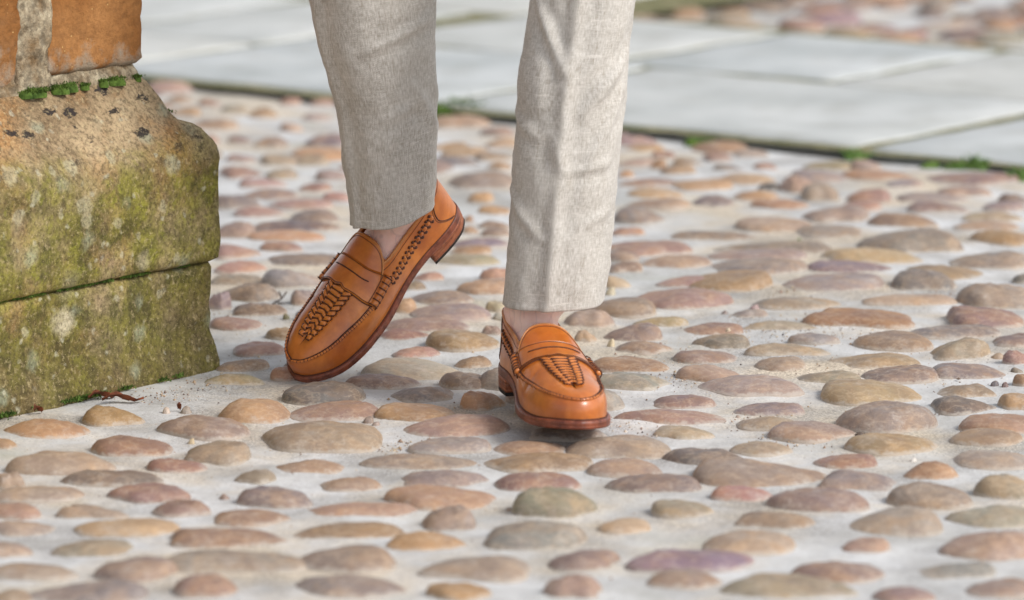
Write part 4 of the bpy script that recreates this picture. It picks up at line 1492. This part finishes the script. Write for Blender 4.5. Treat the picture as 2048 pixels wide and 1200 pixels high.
def leg_axis(rows, head, extra, ratio):
    C, A, B = [], [], []
    for py, xl, xr, Yd in rows:
        c = at_depth((xl + xr) / 2, py, Yd)
        d = Yd * CT + (CAM_H - c[2]) * ST
        w = (xr - xl) / 2 / FPX * d
        hv = head + PI / 2                                     # turn of the crease away from the camera
        k = math.sqrt(math.cos(hv) ** 2 + (ratio * math.sin(hv)) ** 2)
        C.append(c), A.append(w / k), B.append(w / k * ratio)
    for c, a, b in extra:
        C.append(np.array(c)), A.append(a), B.append(b)
    return np.array(C), np.array(A), np.array(B)


def resample(C, A, B, step):
    L = np.concatenate([[0], np.cumsum(np.linalg.norm(np.diff(C, axis=0), axis=1))])
    D = catmull(np.concatenate([C, A[:, None], B[:, None]], 1), 24, False)
    LD = np.concatenate([[0], np.cumsum(np.linalg.norm(np.diff(D[:, :3], axis=0), axis=1))])
    vis = np.arange(0, 0.46, step)
    q = np.concatenate([vis, np.linspace(0.47, LD[-1], 14)])
    return np.stack([np.interp(q, LD, D[:, k]) for k in range(5)], 1), q


def trouser_leg(C, A, B, head, tilt, folds, seed, hem_front):
    R_, q = resample(C, A, B, 0.0042)
    n = 120
    f0 = np.array([math.cos(head), math.sin(head), 0])
    l0 = np.array([-math.sin(head), math.cos(head), 0])
    ph = np.arange(n) * 2 * PI / n
    V, UV = [], []
    per = 2 * PI * A[0] * 1.05
    for k, (row, s) in enumerate(zip(R_, q)):
        c, a, b = row[:3], row[3], row[4]
        lo = math.exp(-s / 0.10)
        for i in range(n):
            cp, sp = math.cos(ph[i]), math.sin(ph[i])
            # sharp crease in front and behind
            cr = 0.105 * (math.exp(-(min(ph[i], 2 * PI - ph[i]) / 0.16) ** 2) + math.exp(-((ph[i] - PI) / 0.16) ** 2)) * (1 if s < 0.55 else 0.2)
            flat = 1 - 0.035 * math.cos(4 * ph[i])
            p = f0 * b * cp * flat * (1 + cr) + l0 * a * sp * flat
            nrm = f0 * cp / b + l0 * sp / a
            nrm /= np.linalg.norm(nrm)
            w = (c[0] * 0 + cp * 0.3 + seed, sp * 0.3, s * 3.0)
            d = 0.0036 * fbm((cp * 0.9 + seed, sp * 0.9, s * 7), 1.0, 3) + 0.0014 * fbm((cp * 2.2 + seed, sp * 2.2, s * 34), 1.0, 3) + 0.0006 * fbm((cp * 7 + seed, sp * 7, s * 60), 1.0, 2)
            for (pa, sa, pb, sb_, h, wd) in folds:
                # fold along a segment in (angle, length)
                ax, ay = pa, sa
                bx, by = pb, sb_
                r_ = a
                ux, uy = (bx - ax) * r_, by - ay
                LL = ux * ux + uy * uy
                da = (ph[i] - ax + PI) % (2 * PI) - PI
                vx, vy = da * r_, s - ay
                t = (vx * ux + vy * uy) / LL
                tc = min(max(t, 0), 1)
                ex, ey = vx - tc * ux, vy - tc * uy
                side = (vx * uy - vy * ux) / math.sqrt(LL)
                dd = math.hypot(ex, ey)
                env = math.sin(PI * (0.15 + 0.7 * tc)) if 0 <= t <= 1 else 0.45
                d += 1.7 * h * env * (math.exp(-(dd / wd) ** 2) - 0.7 * math.exp(-((dd - 2.0 * wd) / (1.3 * wd)) ** 2) * (1 if side > 0 else 0.5))
            d += 0.0011 * math.exp(-(s / 0.0035) ** 2)
            p = c + p + nrm * d
            p[2] += tilt * (p - c) @ f0 * (0.25 + 0.75 * lo) * 1.0 + lo * hem_front * (0.010 * max(0.0, cp) ** 2 - 0.006)
            V.append(p)
            UV.append((i / n * per, s))
    m = len(R_)
    F = []
    for k in range(m - 1):
        for i in range(n):
            j = (i + 1) % n
            F.append((k * n + i, k * n + j, (k + 1) * n + j, (k + 1) * n + i))
    # turned-up hem inside the opening
    base = len(V)
    for kk, (dz, ins) in enumerate(((-0.0012, 0.0010), (0.0004, 0.0030), (0.012, 0.0034), (0.03, 0.004))):
        for i in range(n):
            p0 = V[i]
            dirc = p0 - R_[0][:3]
            dirc = dirc / np.linalg.norm(dirc)
            V.append(p0 - dirc * ins + np.array([0, 0, dz]))
            UV.append((i / n * per, -dz))
    prev = 0
    for kk in range(4):
        b2 = base + kk * n
        for i in range(n):
            j = (i + 1) % n
            F.append((prev + j, prev + i, b2 + i, b2 + j))
        prev = b2
    return np.array(V), F, UV


HA, HB = math.radians(-148), math.radians(-97)
CA = leg_axis(LEG_A, HA, [((-0.175, 5.52, 0.56), 0.078, 0.085), ((-0.13, 5.53, 0.72), 0.088, 0.095), ((-0.075, 5.55, 0.86), 0.095, 0.105)], 1.12)
CB = leg_axis(LEG_B, HB, [((0.095, 5.42, 0.58), 0.078, 0.085), ((0.105, 5.47, 0.72), 0.088, 0.095), ((0.095, 5.54, 0.86), 0.095, 0.105)], 1.12)
FOLD_A = [(0.9, 0.22, 2.2, 0.25, 0.0022, 0.006), (0.5, 0.05, 1.2, 0.11, 0.0012, 0.006), (2.4, 0.10, 1.7, 0.17, 0.0016, 0.007), (1.0, 0.13, 1.9, 0.145, 0.0012, 0.006)]
FOLD_B = [(-0.9, 0.375, -0.1, 0.285, 0.0034, 0.006), (1.35, 0.31, 0.35, 0.235, 0.0034, 0.008), (-1.35, 0.235, -0.45, 0.205, 0.0020, 0.006), (0.15, 0.165, 1.1, 0.172, 0.0020, 0.005),
          (-1.2, 0.14, -0.25, 0.085, 0.0022, 0.006), (1.4, 0.12, 0.5, 0.10, 0.0015, 0.006), (1.3, 0.26, 0.6, 0.18, 0.002, 0.007), (-0.3, 0.22, 0.2, 0.15, 0.0012, 0.006)]
vA = trouser_leg(*CA, HA, -0.34, FOLD_A, 3.0, 1.0)
vB = trouser_leg(*CB, HB, 0.0, FOLD_B, 9.0, 0.0)
hip = []
for z, a, b, x, y in ((0.80, 0.185, 0.115, 0.012, 5.545), (0.86, 0.19, 0.122, 0.012, 5.55), (0.95, 0.18, 0.12, 0.012, 5.555), (1.04, 0.165, 0.11, 0.012, 5.56)):
    th = np.arange(60) * 2 * PI / 60
    hip.append(np.stack([x + a * np.cos(th), y + b * np.sin(th), np.full(60, z)], 1))
vH, fH = loft(hip)
V, F = join([(vA[0], vA[1]), (vB[0], vB[1]), (vH, fH)])
UV = vA[2] + vB[2] + [(0.3 * math.atan2(p[1] - 5.55, p[0]), p[2]) for p in vH]
mk('linen_trousers', V - BASE, F, MAT['linen'], person, uv=UV)


# --- bare ankles and legs: one continuous skin
def foot_loft(sh):
    rings = []
    for x, zt, k in ((0.012, .070, .5), (0.022, .080, .80), (0.035, .088, .90), (0.06, .094, .93), (0.09, .0920, .93), (0.115, .0860, .92), (0.14, .074, .9), (0.17, .068, .88), (0.20, .060, .86), (0.23, .052, .82), (0.25, .046, .7)):
        zb = float(z0_(x)) + 0.004
        w1, w2 = float(yb_(1, x)) * k, float(yb_(-1, x)) * k
        th = np.arange(24) * 2 * PI / 24
        y = np.where(np.cos(th) > 0, w1, w2) * np.sign(np.cos(th)) * np.abs(np.cos(th)) ** 0.85
        z = (zt + zb) / 2 + (zt - zb) / 2 * np.sign(np.sin(th)) * np.abs(np.sin(th)) ** 0.85
        rings.append(np.array([sh.world((x, yy, zz)) for yy, zz in zip(y, z)]))
    return loft(rings)


def leg_loft(sh, C, A, top):
    pts = [(sh.world((0.060, 0, 0.060)), 0.030, 0.046), (sh.world((0.061, 0, 0.085)), 0.0305, 0.044), (sh.world((0.058, 0, 0.105)), 0.031, 0.040)]
    for k, r1, r2 in ((1, 0.034, 0.039), (3, 0.036, 0.042), (5, 0.044, 0.050), (7, 0.05, 0.055), (-3, 0.055, 0.06), (-2, 0.07, 0.075), (-1, 0.08, 0.085)):
        pts.append((C[k], r1, r2))
    pts.append((np.array(top), 0.09, 0.09))
    P = np.array([p[0] for p in pts])
    D = catmull(np.concatenate([P, np.array([[p[1], p[2]] for p in pts])], 1), 6, False)
    f = np.array(sh.Mx.to_3x3() @ Vector((1, 0, 0)))
    rings = []
    for k in range(len(D)):
        T = D[min(k + 1, len(D) - 1), :3] - D[max(k - 1, 0), :3]
        T /= np.linalg.norm(T)
        ff = f - T * (f @ T)
        ff /= np.linalg.norm(ff)
        l = np.cross(T, ff)
        th = np.arange(24) * 2 * PI / 24
        rings.append(D[k, :3] + np.outer(np.cos(th) * D[k, 4], ff) + np.outer(np.sin(th) * D[k, 3], l))
    return loft(rings)


def ball(c, r, sq=(1, 1, 1)):
    rings = []
    for a in np.linspace(-1.5, 1.5, 9):
        th = np.arange(14) * 2 * PI / 14
        rings.append(np.array(c) + np.stack([r * sq[0] * math.cos(a) * np.cos(th), r * sq[1] * math.cos(a) * np.sin(th), np.full(14, r * sq[2] * math.sin(a))], 1))
    return loft(rings)


pel = []
for z, a, b in ((0.80, 0.10, 0.09), (0.86, 0.165, 0.105), (0.95, 0.16, 0.105), (1.05, 0.14, 0.095)):
    th = np.arange(24) * 2 * PI / 24
    pel.append(np.stack([0.012 + a * np.cos(th), 5.55 + b * np.sin(th), np.full(24, z)], 1))
body_parts = [foot_loft(shoeA), leg_loft(shoeA, CA[0], CA[1], (-0.05, 5.55, 0.90)), foot_loft(shoeB), leg_loft(shoeB, CB[0], CB[1], (0.08, 5.55, 0.90)), loft(pel)]
for sh in (shoeA, shoeB):
    body_parts += [ball(sh.world((0.063, 0.024, 0.100)), 0.0125), ball(sh.world((0.050, -0.026, 0.094)), 0.012), ball(sh.world((0.095, 0.0, 0.0900)), 0.010)]
V, F = join(body_parts)
body = mk('body', V - BASE, F, MAT['skin'], person)
rm = body.modifiers.new('remesh', 'REMESH')
rm.mode = 'VOXEL'
rm.voxel_size = 0.0042
rm.use_smooth_shade = True
sm_ = body.modifiers.new('smooth', 'SMOOTH')
sm_.iterations = 8
sm_.factor = 0.5
